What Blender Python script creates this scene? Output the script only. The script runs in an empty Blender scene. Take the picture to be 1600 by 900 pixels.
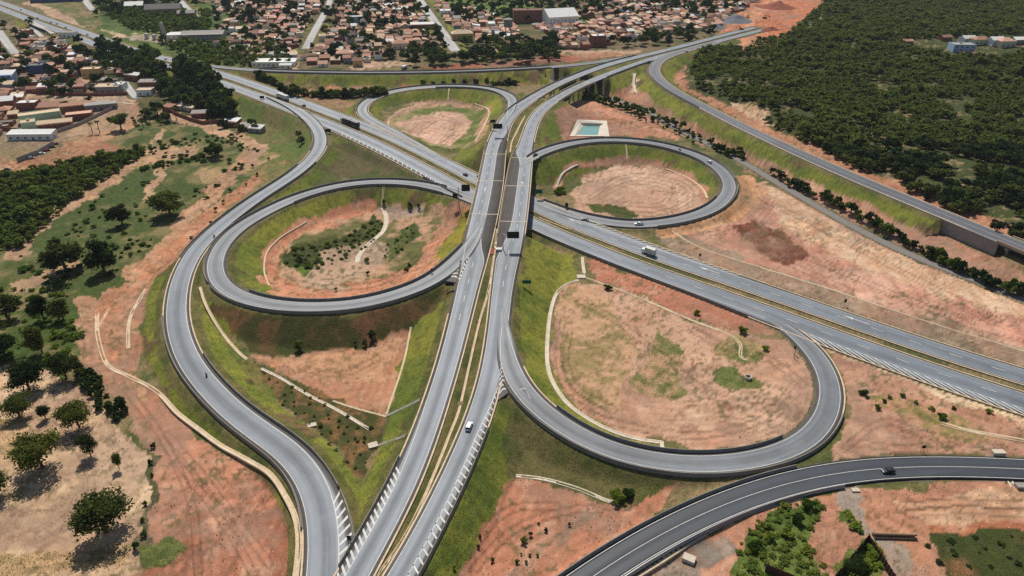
import bpy, bmesh, math, random
import numpy as np
from mathutils import Vector, Matrix

# ------------------------------------------------------------------ camera, world, sun, exposure
SC = bpy.context.scene
COL = SC.collection
FPX, PITCH, CAMH = 1067.0, math.radians(30.5), 135.0
cd = bpy.data.cameras.new('camera'); cam = bpy.data.objects.new('camera', cd); COL.objects.link(cam)
cd.sensor_width = 36.0; cd.lens = 36.0 * FPX / 1600.0; cd.clip_start = 1.0; cd.clip_end = 20000.0
cam.location = (0, 0, CAMH); cam.rotation_euler = (math.pi / 2 - PITCH, 0, 0)
SC.camera = cam
SUN_EL, SUN_AZ = math.radians(51), math.radians(-12)      # azimuth from +Y, towards +X
W = bpy.data.worlds.new("World"); SC.world = W; W.use_nodes = True
wn = W.node_tree.nodes; wn.clear()
wo = wn.new('ShaderNodeOutputWorld'); wb = wn.new('ShaderNodeBackground'); ws = wn.new('ShaderNodeTexSky')
ws.sky_type = 'NISHITA'; ws.sun_disc = False; ws.sun_elevation = SUN_EL; ws.sun_rotation = SUN_AZ
wb.inputs['Strength'].default_value = 0.072
W.node_tree.links.new(ws.outputs[0], wb.inputs[0]); W.node_tree.links.new(wb.outputs[0], wo.inputs[0])
sd = bpy.data.lights.new('sun', 'SUN'); sd.energy = 4.15; sd.angle = math.radians(0.5); sd.color = (1.0, 0.95, 0.87)
so = bpy.data.objects.new('sun', sd); COL.objects.link(so)
sv = Vector((math.sin(SUN_AZ) * math.cos(SUN_EL), math.cos(SUN_AZ) * math.cos(SUN_EL), math.sin(SUN_EL)))
so.rotation_euler = sv.to_track_quat('Z', 'Y').to_euler(); so.location = (0, 300, 400)
SC.view_settings.view_transform = 'Standard'; SC.view_settings.look = 'None'
SC.view_settings.exposure = 0.27; SC.view_settings.gamma = 1.0; SC.view_settings.use_curve_mapping = False
SC.render.engine = 'CYCLES'
try:
    SC.cycles.max_bounces = 5; SC.cycles.diffuse_bounces = 2; SC.cycles.glossy_bounces = 2
    SC.cycles.transmission_bounces = 2; SC.cycles.transparent_max_bounces = 4
    SC.cycles.use_denoising = False
except Exception:
    pass

rng = np.random.default_rng(7); random.seed(7)
CP, SP = math.cos(PITCH), math.sin(PITCH)

# ------------------------------------------------------------------ surveying helpers (photo pixel -> world point at a given height)
def unproj(px, py, z):
    px = np.asarray(px, float); py = np.asarray(py, float); z = np.asarray(z, float)
    u = (px - 800) / FPX; v = (py - 450) / FPX
    t = (z - CAMH) / (-SP - v * CP)
    return np.stack([u * t, (CP - v * SP) * t, z + 0 * t], -1)
def proj(X):
    d = X[..., 1] * CP - (X[..., 2] - CAMH) * SP
    d = np.where(d < 1, 1, d)
    u = X[..., 0] / d; v = (-X[..., 1] * SP - (X[..., 2] - CAMH) * CP) / d
    return 800 + u * FPX, 450 + v * FPX
def lin(c):
    c = np.asarray(c, float) / 255.0
    return np.where(c <= 0.04045, c / 12.92, ((c + 0.055) / 1.055) ** 2.4)
_T = rng.random((256, 256))
def vnoise(x, y, s, seed=0):
    x = np.asarray(x) / s + 17.3 * seed + 500; y = np.asarray(y) / s + 41.7 * seed + 500
    ix = np.floor(x).astype(int); iy = np.floor(y).astype(int)
    fx = x - ix; fy = y - iy; fx = fx * fx * (3 - 2 * fx); fy = fy * fy * (3 - 2 * fy)
    a = _T[ix & 255, iy & 255]; b = _T[(ix + 1) & 255, iy & 255]
    c = _T[ix & 255, (iy + 1) & 255]; d = _T[(ix + 1) & 255, (iy + 1) & 255]
    return (a * (1 - fx) + b * fx) * (1 - fy) + (c * (1 - fx) + d * fx) * fy
def fbm(x, y, s, seed=0, o=4):
    r = 0; a = 0.5; t = 0
    for i in range(o):
        r = r + a * vnoise(x, y, s / 2 ** i, seed + i * 3); t += a; a *= 0.55
    return r / t
def smooth01(a, b, x):
    t = np.clip((x - a) / (b - a), 0, 1); return t * t * (3 - 2 * t)

# ------------------------------------------------------------------ object helpers
def tag(o, label=None, cat=None, group=None, kind=None):
    if label: o['label'] = label
    if cat: o['category'] = cat
    if group: o['group'] = group
    if kind: o['kind'] = kind
    return o
def thing(name, label, cat, loc=(0, 0, 0), rz=0.0, group=None):
    o = bpy.data.objects.new(name, None); COL.objects.link(o)
    o.location = loc; o.rotation_euler = (0, 0, rz); o.empty_display_size = 0.5
    return tag(o, label, cat, group)
def mesh_np(name, V, F4=None, F3=None, smooth=False):
    me = bpy.data.meshes.new(name)
    V = np.asarray(V, np.float32); n4 = 0 if F4 is None else len(F4); n3 = 0 if F3 is None else len(F3)
    me.vertices.add(len(V)); me.vertices.foreach_set('co', V.ravel())
    idx = []; st = []
    if n4: idx.append(np.asarray(F4, np.int32).ravel()); st.append(np.arange(n4) * 4)
    if n3: idx.append(np.asarray(F3, np.int32).ravel()); st.append(np.arange(n3) * 3 + n4 * 4)
    idx = np.concatenate(idx); st = np.concatenate(st)
    me.loops.add(len(idx)); me.loops.foreach_set('vertex_index', idx)
    me.polygons.add(n4 + n3); me.polygons.foreach_set('loop_start', st.astype(np.int32))
    me.update(calc_edges=True)
    if smooth: me.polygons.foreach_set('use_smooth', np.ones(n4 + n3, bool))
    me.validate()
    return me
def link(name, me, mat=None, parent=None):
    o = bpy.data.objects.new(name, me); COL.objects.link(o)
    if mat is not None and not me.materials: me.materials.append(mat)
    if parent is not None: o.parent = parent
    return o
class MB:
    """collects simple shapes into ONE mesh"""
    def __init__(s): s.v = []; s.f = []
    def quad(s, a, b, c, d):
        n = len(s.v); s.v += [a, b, c, d]; s.f.append((n, n + 1, n + 2, n + 3))
    def poly(s, pts):
        n = len(s.v); s.v += list(pts); s.f.append(tuple(range(n, n + len(pts))))
    def box(s, c, d, top=1.0, rz=0.0, topy=None):
        topy = top if topy is None else topy
        cx, cy, cz = c; hx, hy, hz = d[0] / 2, d[1] / 2, d[2] / 2; n = len(s.v)
        cr, sr = math.cos(rz), math.sin(rz)
        for z, k, ky in ((-hz, 1.0, 1.0), (hz, top, topy)):
            for x, y in ((-hx, -hy), (hx, -hy), (hx, hy), (-hx, hy)):
                x *= k; y *= ky
                s.v.append((cx + x * cr - y * sr, cy + x * sr + y * cr, cz + z))
        for q in ((3, 2, 1, 0), (4, 5, 6, 7), (0, 1, 5, 4), (1, 2, 6, 5), (2, 3, 7, 6), (3, 0, 4, 7)):
            s.f.append(tuple(n + i for i in q))
    def prism(s, prof, y0, y1, k=1.0, taper=None):
        """profile in (x,z) extruded along y from y0 to y1; taper(x,z)->half width factor"""
        n = len(s.v); m = len(prof)
        for y in (y0, y1):
            for x, z in prof:
                s.v.append((x, y * (taper(x, z) if taper else 1.0), z))
        s.f.append(tuple(n + i for i in range(m))); s.f.append(tuple(n + m + i for i in reversed(range(m))))
        for i in range(m):
            j = (i + 1) % m; s.f.append((n + i, n + m + i, n + m + j, n + j))
    def tube(s, p0, p1, r0, r1=None, seg=8, cap=True):
        r1 = r0 if r1 is None else r1
        p0 = Vector(p0); p1 = Vector(p1); d = (p1 - p0).normalized()
        a = d.orthogonal().normalized(); b = d.cross(a); n = len(s.v)
        for p, r in ((p0, r0), (p1, r1)):
            for i in range(seg):
                t = 2 * math.pi * i / seg; q = p + a * (r * math.cos(t)) + b * (r * math.sin(t)); s.v.append(tuple(q))
        for i in range(seg):
            j = (i + 1) % seg; s.f.append((n + i, n + j, n + seg + j, n + seg + i))
        if cap:
            s.f.append(tuple(n + i for i in reversed(range(seg)))); s.f.append(tuple(n + seg + i for i in range(seg)))
    def wheel(s, c, r, w, seg=14):
        s.tube((c[0], c[1] - w / 2, c[2]), (c[0], c[1] + w / 2, c[2]), r, r, seg)
    def build(s, name, mat, parent=None, bevel=0.0, smooth=False):
        me = bpy.data.meshes.new(name); me.from_pydata([tuple(map(float, p)) for p in s.v], [], s.f)
        if bevel > 0:
            bm = bmesh.new(); bm.from_mesh(me); bmesh.ops.recalc_face_normals(bm, faces=bm.faces)
            bmesh.ops.bevel(bm, geom=[e for e in bm.edges if e.calc_face_angle(0) > 0.5], offset=bevel, segments=2, affect='EDGES', profile=0.6, clamp_overlap=True)
            bm.to_mesh(me); bm.free()
        me.validate(); me.update()
        if smooth: me.polygons.foreach_set('use_smooth', np.ones(len(me.polygons), bool))
        return link(name, me, mat, parent)

# ------------------------------------------------------------------ materials
def new_mat(name):
    m = bpy.data.materials.new(name); m.use_nodes = True; nt = m.node_tree; nt.nodes.clear()
    o = nt.nodes.new('ShaderNodeOutputMaterial'); b = nt.nodes.new('ShaderNodeBsdfPrincipled')
    nt.links.new(b.outputs[0], o.inputs[0]); return m, nt, b
def N(nt, t, **kw):
    n = nt.nodes.new(t)
    for k, v in kw.items():
        if k in n.inputs: n.inputs[k].default_value = v
        else: setattr(n, k, v)
    return n
def simple(name, rgb, rough=0.8, var=0.25, scale=0.6, spec=0.3, metal=0.0, objvar=0.0, bump=0.0):
    """procedural: base colour broken up by two scales of noise"""
    m, nt, b = new_mat(name); L = nt.links.new
    c = lin(rgb)
    geo = N(nt, 'ShaderNodeTexCoord'); mp = geo.outputs['Object']
    n1 = N(nt, 'ShaderNodeTexNoise', Scale=scale, Detail=5.0, Roughness=0.65); L(mp, n1.inputs['Vector'])
    n2 = N(nt, 'ShaderNodeTexNoise', Scale=scale * 7, Detail=3.0); L(mp, n2.inputs['Vector'])
    ad = N(nt, 'ShaderNodeMath', operation='ADD'); L(n1.outputs['Fac'], ad.inputs[0]); L(n2.outputs['Fac'], ad.inputs[1])
    mr = N(nt, 'ShaderNodeMapRange'); L(ad.outputs[0], mr.inputs['Value'])
    mr.inputs['From Min'].default_value = 0.6; mr.inputs['From Max'].default_value = 1.4
    mr.inputs['To Min'].default_value = 1 - var; mr.inputs['To Max'].default_value = 1 + var
    fac = mr.outputs[0]
    if objvar:
        oi = N(nt, 'ShaderNodeObjectInfo'); m2 = N(nt, 'ShaderNodeMapRange'); L(oi.outputs['Random'], m2.inputs['Value'])
        m2.inputs['To Min'].default_value = 1 - objvar; m2.inputs['To Max'].default_value = 1 + objvar
        mm = N(nt, 'ShaderNodeMath', operation='MULTIPLY'); L(fac, mm.inputs[0]); L(m2.outputs[0], mm.inputs[1]); fac = mm.outputs[0]
    mx = N(nt, 'ShaderNodeVectorMath', operation='SCALE'); mx.inputs[0].default_value = tuple(c); L(fac, mx.inputs['Scale'])
    L(mx.outputs[0], b.inputs['Base Color'])
    b.inputs['Roughness'].default_value = rough; b.inputs['Metallic'].default_value = metal
    b.inputs['Specular IOR Level'].default_value = spec
    if bump:
        bp = N(nt, 'ShaderNodeBump', Strength=bump, Distance=0.1); L(n2.outputs['Fac'], bp.inputs['Height']); L(bp.outputs[0], b.inputs['Normal'])
    return m
def foliage_mat(name, dark, light, trans=0.35, scale=0.35):
    m = bpy.data.materials.new(name); m.use_nodes = True; nt = m.node_tree; nt.nodes.clear(); L = nt.links.new
    o = nt.nodes.new('ShaderNodeOutputMaterial')
    geo = N(nt, 'ShaderNodeTexCoord'); n1 = N(nt, 'ShaderNodeTexNoise', Scale=scale, Detail=4.0, Roughness=0.7); L(geo.outputs['Object'], n1.inputs['Vector'])
    oi = N(nt, 'ShaderNodeObjectInfo')
    a = N(nt, 'ShaderNodeMath', operation='MULTIPLY_ADD'); L(oi.outputs['Random'], a.inputs[0]); a.inputs[1].default_value = 0.7; a.inputs[2].default_value = -0.35
    a2 = N(nt, 'ShaderNodeMath', operation='ADD'); L(n1.outputs['Fac'], a2.inputs[0]); L(a.outputs[0], a2.inputs[1])
    cr = N(nt, 'ShaderNodeValToRGB'); cr.color_ramp.elements[0].position = 0.3; cr.color_ramp.elements[1].position = 0.72
    cr.color_ramp.elements[0].color = (*lin(dark), 1); cr.color_ramp.elements[1].color = (*lin(light), 1)
    L(a2.outputs[0], cr.inputs[0])
    n3 = N(nt, 'ShaderNodeTexNoise', Scale=scale * .4, Detail=2.0); L(geo.outputs['Object'], n3.inputs['Vector'])
    hs = N(nt, 'ShaderNodeMath', operation='MULTIPLY_ADD'); L(oi.outputs['Random'], hs.inputs[0]); hs.inputs[1].default_value = .4; L(n3.outputs['Fac'], hs.inputs[2])
    hr = N(nt, 'ShaderNodeValToRGB'); he = hr.color_ramp.elements; he[0].position = .38; he[0].color = (.72, .98, 1.15, 1); he[1].position = 1.0; he[1].color = (1.22, 1.03, .84, 1); L(hs.outputs[0], hr.inputs[0])
    hm = N(nt, 'ShaderNodeVectorMath', operation='MULTIPLY'); L(cr.outputs[0], hm.inputs[0]); L(hr.outputs[0], hm.inputs[1]); cr = hm
    d = N(nt, 'ShaderNodeBsdfDiffuse'); t = N(nt, 'ShaderNodeBsdfTranslucent'); mx = N(nt, 'ShaderNodeMixShader'); mx.inputs[0].default_value = trans
    L(cr.outputs[0], d.inputs[0]); L(cr.outputs[0], t.inputs[0]); L(d.outputs[0], mx.inputs[1]); L(t.outputs[0], mx.inputs[2]); L(mx.outputs[0], o.inputs[0])
    return m
def asphalt_mat(name, lane, shoulder, rough=0.55):
    m, nt, b = new_mat(name); L = nt.links.new
    at = N(nt, 'ShaderNodeAttribute'); at.attribute_name = 'lane'
    uv = N(nt, 'ShaderNodeAttribute'); uv.attribute_name = 'uvroad'
    mp = N(nt, 'ShaderNodeMapping'); mp.inputs['Scale'].default_value = (1.3, 0.012, 1); L(uv.outputs['Vector'], mp.inputs['Vector'])
    n1 = N(nt, 'ShaderNodeTexNoise', Scale=1.0, Detail=4.0, Roughness=0.6); L(mp.outputs[0], n1.inputs['Vector'])
    tc = N(nt, 'ShaderNodeTexCoord')
    n2 = N(nt, 'ShaderNodeTexNoise', Scale=0.06, Detail=7.0, Roughness=0.75); L(tc.outputs['Object'], n2.inputs['Vector'])
    n3 = N(nt, 'ShaderNodeTexNoise', Scale=2.2, Detail=3.0, Roughness=0.8); L(tc.outputs['Object'], n3.inputs['Vector'])
    mix = N(nt, 'ShaderNodeMix', data_type='RGBA'); mix.inputs['A'].default_value = (*lin(shoulder), 1); mix.inputs['B'].default_value = (*lin(lane), 1)
    L(at.outputs['Fac'], mix.inputs['Factor'])
    s = N(nt, 'ShaderNodeMath', operation='ADD'); L(n1.outputs['Fac'], s.inputs[0]); L(n2.outputs['Fac'], s.inputs[1])
    s2 = N(nt, 'ShaderNodeMath', operation='MULTIPLY_ADD'); L(n3.outputs['Fac'], s2.inputs[0]); s2.inputs[1].default_value = 0.5; L(s.outputs[0], s2.inputs[2])
    mr = N(nt, 'ShaderNodeMapRange'); L(s2.outputs[0], mr.inputs['Value'])
    mr.inputs['From Min'].default_value = 0.85; mr.inputs['From Max'].default_value = 1.65; mr.inputs['To Min'].default_value = 0.55; mr.inputs['To Max'].default_value = 1.42
    sc = N(nt, 'ShaderNodeVectorMath', operation='SCALE'); L(mix.outputs['Result'], sc.inputs[0]); L(mr.outputs[0], sc.inputs['Scale'])
    mq = N(nt, 'ShaderNodeMapping'); mq.inputs['Scale'].default_value = (0.27, 0.022, 1); L(uv.outputs['Vector'], mq.inputs['Vector'])
    vo = N(nt, 'ShaderNodeTexVoronoi', Scale=1.0, distance='CHEBYCHEV'); L(mq.outputs[0], vo.inputs['Vector'])
    pr = N(nt, 'ShaderNodeValToRGB'); pr.color_ramp.interpolation = 'CONSTANT'; e_ = pr.color_ramp.elements; e_[0].color = (.84, .84, .84, 1); e_[1].position = .16; e_[1].color = (1, 1, 1, 1); q_ = e_.new(.86); q_.color = (1.12, 1.12, 1.11, 1)
    sx_ = N(nt, 'ShaderNodeSeparateColor'); L(vo.outputs['Color'], sx_.inputs[0]); L(sx_.outputs[0], pr.inputs[0])
    pm = N(nt, 'ShaderNodeVectorMath', operation='MULTIPLY'); L(sc.outputs[0], pm.inputs[0]); L(pr.outputs[0], pm.inputs[1])
    L(pm.outputs[0], b.inputs['Base Color'])
    r = N(nt, 'ShaderNodeMapRange'); L(at.outputs['Fac'], r.inputs['Value']); r.inputs['To Min'].default_value = 0.9; r.inputs['To Max'].default_value = rough
    L(r.outputs[0], b.inputs['Roughness']); r2 = N(nt, 'ShaderNodeMapRange'); L(at.outputs['Fac'], r2.inputs['Value']); r2.inputs['To Min'].default_value = .12; r2.inputs['To Max'].default_value = .5; L(r2.outputs[0], b.inputs['Specular IOR Level'])
    return m
def terrain_mat():
    m, nt, b = new_mat('ground_cover_soil'); L = nt.links.new
    at = N(nt, 'ShaderNodeAttribute'); at.attribute_name = 'soil'
    tc = N(nt, 'ShaderNodeTexCoord')
    n1 = N(nt, 'ShaderNodeTexNoise', Scale=0.45, Detail=6.0, Roughness=0.75); L(tc.outputs['Object'], n1.inputs['Vector'])
    n2 = N(nt, 'ShaderNodeTexNoise', Scale=2.6, Detail=3.0, Roughness=0.8); L(tc.outputs['Object'], n2.inputs['Vector'])
    a = N(nt, 'ShaderNodeMath', operation='ADD'); L(n1.outputs['Fac'], a.inputs[0]); L(n2.outputs['Fac'], a.inputs[1])
    amp = N(nt, 'ShaderNodeMapRange'); L(at.outputs['Alpha'], amp.inputs['Value']); amp.inputs['To Min'].default_value = 0.45; amp.inputs['To Max'].default_value = 1.9
    c = N(nt, 'ShaderNodeMath', operation='SUBTRACT'); L(a.outputs[0], c.inputs[0]); c.inputs[1].default_value = 1.0
    ml = N(nt, 'ShaderNodeMath', operation='MULTIPLY_ADD'); L(c.outputs[0], ml.inputs[0]); L(amp.outputs[0], ml.inputs[1]); ml.inputs[2].default_value = 1.0
    cl = N(nt, 'ShaderNodeClamp'); L(ml.outputs[0], cl.inputs[0]); cl.inputs['Min'].default_value = 0.35; cl.inputs['Max'].default_value = 1.8
    sc = N(nt, 'ShaderNodeVectorMath', operation='SCALE'); L(at.outputs['Color'], sc.inputs[0]); L(cl.outputs[0], sc.inputs['Scale'])
    L(sc.outputs[0], b.inputs['Base Color']); b.inputs['Roughness'].default_value = 1.0; b.inputs['Specular IOR Level'].default_value = 0.1
    bp = N(nt, 'ShaderNodeBump', Strength=0.5, Distance=0.5); L(a.outputs[0], bp.inputs['Height']); L(bp.outputs[0], b.inputs['Normal'])
    return m

M = {}
M['terrain'] = terrain_mat()
M['asph_hwy'] = asphalt_mat('worn_grey_asphalt', (106, 113, 120), (82, 77, 72), 0.58)
M['asph_loop'] = asphalt_mat('grey_asphalt', (104, 108, 112), (82, 78, 74), 0.6)
M['asph_new'] = asphalt_mat('fresh_dark_asphalt', (46, 52, 59), (48, 49, 51), 0.6)
M['asph_mid'] = asphalt_mat('dark_grey_asphalt', (80, 82, 88), (84, 82, 80), 0.6)
M['street'] = asphalt_mat('pale_town_street', (158, 156, 152), (150, 140, 125), 0.8)
M['gravel'] = simple('grey_ballast', (118, 112, 106), 0.95, 0.35, 1.0)
M['white_paint'] = simple('white_road_paint', (196, 192, 182), 0.7, 0.34, 0.9)
M['cream_conc'] = simple('cream_concrete', (194, 172, 142), 0.9, 0.34, 0.35)
M['pale_conc'] = simple('pale_concrete', (192, 178, 158), 0.9, 0.3, 0.35)
M['grey_conc'] = simple('weathered_concrete', (142, 136, 128), 0.85, 0.3, 0.4)
M['dark_conc'] = simple('dark_barrier_concrete', (126, 119, 110), 0.85, 0.35, 0.4)  # plain barrier grey, a little darker than the other concrete
M['steel'] = simple('galvanised_steel', (140, 142, 145), 0.45, 0.1, 1.0, 0.5, 0.6)
M['sign_dark'] = simple('dark_sign_panel', (26, 27, 30), 0.6, 0.15, 1.0)  # one near-black colour for the dark panels, whichever way they face
M['sign_green'] = simple('green_sign_face', (18, 92, 78), 0.5, 0.1, 1.0)
M['bark'] = simple('grey_brown_bark', (88, 72, 58), 0.95, 0.3, 2.0)
M['water'] = simple('turquoise_pond_water', (104, 146, 138), 0.18, 0.12, 0.15, 0.5)
M['liner'] = simple('pale_pond_liner', (196, 186, 168), 0.9, 0.25, 0.4)
M['soilheap'] = simple('dark_red_heaped_soil', (128, 72, 52), 1.0, 0.35, 0.6)
M['tarmac_heap'] = simple('grey_gravel_heap', (104, 106, 110), 1.0, 0.3, 0.8)
M['timber'] = simple('grey_timber', (120, 98, 74), 0.95, 0.3, 1.5)
M['rust'] = simple('rusty_brown_sheet', (78, 52, 42), 0.8, 0.35, 1.5)
M['leaf_field'] = foliage_mat('field_tree_leaves', (46, 56, 29), (90, 100, 48))
M['leaf_forest'] = foliage_mat('forest_leaves', (42, 54, 34), (88, 102, 54), 0.44)
M['leaf_town'] = foliage_mat('town_tree_leaves', (42, 56, 31), (82, 98, 48))
M['leaf_shrub'] = foliage_mat('shrub_leaves', (48, 62, 32), (94, 110, 50))
M['leaf_bright'] = foliage_mat('bright_scrub_leaves', (56, 72, 26), (108, 128, 46))
M['blade'] = foliage_mat('bank_grass_blades', (92, 112, 40), (146, 148, 56), 0.5, 0.08)
M['dry_blade'] = foliage_mat('dry_weed_blades', (86, 84, 44), (150, 124, 78), 0.3, 0.1)
M['stone'] = simple('pale_stones', (196, 176, 154), 0.95, 0.3, 0.2)
M['leaf_palm'] = foliage_mat('palm_fronds', (46, 58, 30), (88, 98, 50))

# ------------------------------------------------------------------ roads: traced centre lines (photo pixel, height), half widths left/right
ROADS = {}
class Road: pass
def catmull(P, sub=10):
    P = np.asarray(P, float); Q = np.vstack([2 * P[0] - P[1], P, 2 * P[-1] - P[-2]]); out = []
    for i in range(1, len(Q) - 2):
        a, b, c, d = Q[i - 1], Q[i], Q[i + 1], Q[i + 2]
        for k in range(sub):
            t = k / sub
            out.append(0.5 * (2 * b + (c - a) * t + (2 * a - 5 * b + 4 * c - d) * t * t + (3 * b - a - 3 * c + d) * t ** 3))
    out.append(P[-1]); return np.array(out)
def resample(X, step, extra=None):
    d = np.r_[0, np.cumsum(np.hypot(*np.diff(X[:, :2], axis=0).T))]
    n = max(3, int(d[-1] / step) + 1); s = np.linspace(0, d[-1], n)
    A = X if extra is None else np.c_[X, extra]
    return np.stack([np.interp(s, d, A[:, k]) for k in range(A.shape[1])], 1)
def gsmooth(X, sig):
    if sig <= 0: return X
    r = int(3 * sig) + 1; r = min(r, len(X) - 1); k = np.exp(-0.5 * (np.arange(-r, r + 1) / sig) ** 2); k /= k.sum()
    pre = 2 * X[0] - X[r:0:-1]; post = 2 * X[-1] - X[-2:-r - 2:-1]
    Y = np.vstack([pre, X, post])
    return np.stack([np.convolve(Y[:, i], k, 'valid') for i in range(X.shape[1])], 1)
def make_road(name, pts, sig=8.0, lift=0.0, mat='asph_hwy', offset=0.0, step=2.0, terrain=True):
    full = []; wl = wr = 4.0
    for p in pts:
        if len(p) > 3: wl, wr = p[3], p[4]
        full.append((p[0], p[1], p[2], wl, wr))
    C = catmull(full); X = unproj(C[:, 0], C[:, 1], C[:, 2])
    A = resample(X, step, C[:, 3:5]); A = gsmooth(A, sig / step)
    r = Road(); r.name = name; r.X = A[:, :3]; r.wl = A[:, 3]; r.wr = A[:, 4]; r.lift = lift; r.mat = mat; r.terrain = terrain
    r.bridge = np.zeros(len(A), bool); finish(r)
    if offset:
        r.X = r.X.copy(); r.X[:, :2] += r.n * offset
        B = resample(r.X, step, np.c_[r.wl, r.wr]); r.X = B[:, :3]; r.wl = B[:, 3]; r.wr = B[:, 4]; r.bridge = np.zeros(len(B), bool); finish(r)
    ROADS[name] = r; return r
def finish(r):
    t = np.gradient(r.X[:, :2], axis=0); t /= np.maximum(np.hypot(t[:, 0], t[:, 1]), 1e-6)[:, None]
    r.t = t; r.n = np.stack([-t[:, 1], t[:, 0]], 1)
    r.s = np.r_[0, np.cumsum(np.hypot(*np.diff(r.X[:, :2], axis=0).T))]
    r.px, r.py = proj(r.X)
def near(r, px, py): return int(np.argmin((r.px - px) ** 2 + (r.py - py) ** 2))
def snap(r, others, reach=8.0):
    """where a ramp runs into a main road it takes that road's height"""
    for q in others:
        D = np.hypot(r.X[:, None, 0] - q.X[None, :, 0], r.X[:, None, 1] - q.X[None, :, 1]); j = D.argmin(1); d = D[np.arange(len(j)), j]
        w = smooth01(5.0, 5.0 + reach, d - r.wl * 0.3)
        r.X[:, 2] = q.X[j, 2] * (1 - w) + r.X[:, 2] * w
    r.X[:, 2] = gsmooth(r.X[:, 2:3], 3)[:, 0]; finish(r)

med = [(-60,-12,8),(0,8,8),(40,23,8),(80,38,7.5),(115,50,7.5),(150,63,7),(185,76,7),(220,87,7),(260,97,7),(300,108,7),(345,122,6.5),(400,141,6),(440,156,5.5),(482,172,5),(555,200,4.2),(612,225,3.6),(662,250,3.2),(710,275,3),(742,292,3),(790,314,3),(835,335,3),(877,355,3),(1000,403,3),(1087,433,3),(1200,471,3),(1300,507,3),(1400,542,3),(1500,576,3),(1600,607,3),(1750,652,3),(1900,697,3)]
make_road('lower_median', med, 14); MED = ROADS.pop('lower_median')
def shoulders(px, base, spans):
    w = base
    for x0, x1, x2, x3, v in spans:
        if x0 < px < x3: w = base + (v - base) * min(1, (px - x0) / (x1 - x0), (x3 - px) / (x3 - x2))
    return w
north = make_road('lower_highway_far_carriageway', [(*p, shoulders(p[0], 5.0, [(780,835,1000,1210,7.2)]), 5.0) for p in med], 14, 0.0, 'asph_hwy', 6.9)
south = make_road('lower_highway_near_carriageway', [(*p, 5.0, shoulders(p[0], 5.2, [(1130,1200,1600,2200,7.6),(480,556,700,780,6.8)])) for p in med], 14, 0.0, 'asph_hwy', -7.2)
upL = make_road('upper_highway_left_carriageway', [(500,1000,9,3.9,3.9),(528,945,9),(554,898,9),(610,800,9),(640,737,9),(666,673,9,3.7,3.7),(698,575,9.2),(717,500,9.6,3.9,4.2),(731,440,10,4.2,4.8),(745,385,10.4,5.6,5.6),(764,300,10.5,6.1,6.1),(776,225,10.5,5.6,5.6),(786,197,10.5,4.8,4.8),(795,182,10.5),(809,169,10.5),(829,155,10.5,4.6,4.6),(875,130,10.8,4.1,4.1),(950,101,11),(1050,76,10.6),(1135,54,10),(1180,43,9.5)], 9, 0.0, 'asph_hwy')
upR = make_road('upper_highway_right_carriageway', [(570,990,9,3.4,3.4),(600,945,9),(629,898,9),(689,785,9),(739,675,9,3.6,3.6),(764,598,9),(777,525,9.3,3.8,3.8),(785,450,9.8,4.2,4.2),(797,380,10.4,5.4,5.4),(808,300,10.5,5.9,5.9),(815,248,10.5,5.6,5.6),(822,225,10.5,4.2,4.2),(830,197,10.5,3.9,3.9),(838,181,10.5),(850,168,10.5),(868,155,10.5),(900,137,10.8),(950,116,11),(1012,94,11),(1062,80,10.6),(1155,56,10),(1195,46,9.5)], 9, 0.0, 'asph_hwy')
rA = make_road('left_outer_ramp', [(395,143,6,.5,.5),(440,160,5.4,2.4,2.4),(470,175,4.9,4.2,4.2),(492,195,4.6),(501,213,4.4),(500,230,4.2),(484,252,4),(452,278,4),(400,311,4),(350,348,4.2),(310,385,4.5),(290,417,4.7),(279,450,5),(275,500,5.6),(288,550,6.2),(302,575,6.4),(322,600,6.6),(357,637,7),(403,673,7.2,4.4,4.4),(448,700,7.6),(478,730,8),(500,775,8.4,4.8,4.4),(509,825,8.7,6.2,4.4),(508,880,9,6.8,4.4),(500,950,9),(496,1010,9)], 9, 0.04, 'asph_hwy')
rL = make_road('left_loop_ramp', [(757,338,10.5,.5,.5),(746,366,10.5,2.4,2.4),(722,400,10.2,3.9,3.9),(690,430,9.6),(660,447,9.1),(625,460,8.7),(585,471,8.3),(550,478,8),(475,481,7.6),(425,477,7.3),(392,470,7.1),(365,460,6.9),(346,447,6.6),(335,425,6.2),(337,400,5.8),(352,375,5.5),(375,354,5.2),(400,339,5),(450,314,4.6),(500,297,4.4),(550,287,4.2),(600,284,4),(650,287,3.8),(700,297,3.4),(735,312,3.1,2.8,2.8),(775,333,3,.5,.5)], 8, 0.04, 'asph_loop')
rR = make_road('right_loop_ramp', [(812,262,10.5,.5,.5),(828,248,10.5,3.0,3.0),(850,237,10.4,3.9,3.9),(870,230,10.3),(900,223,10),(940,219,9.6),(985,220,9),(1032,226,8.3),(1087,242,7.5),(1122,261,6.7),(1139,281,6.1),(1141,297,5.6),(1129,315,5),(1105,331,4.4),(1062,344,3.9),(1012,351,3.5),(975,351,3.2),(940,346,3),(895,336,3),(855,322,3,2.5,3.9),(815,305,3,.5,2.5)], 8, 0.04, 'asph_loop')
rT = make_road('far_loop_ramp', [(700,252,3,.5,.5),(655,228,3.4,2.6,2.6),(620,209,3.7,3.9,3.9),(592,195,3.9),(573,184,4.1),(564,173,4.5),(571,160,5.2),(592,149,5.8),(622,141,6.3),(657,136.5,6.9),(700,134.5,7.6),(750,136.5,8.6),(782,143,9.6),(800,154,10.3),(798,172,10.5,2.8,2.8),(786,196,10.5,.5,.5)], 8, 0.04, 'asph_loop')
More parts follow.
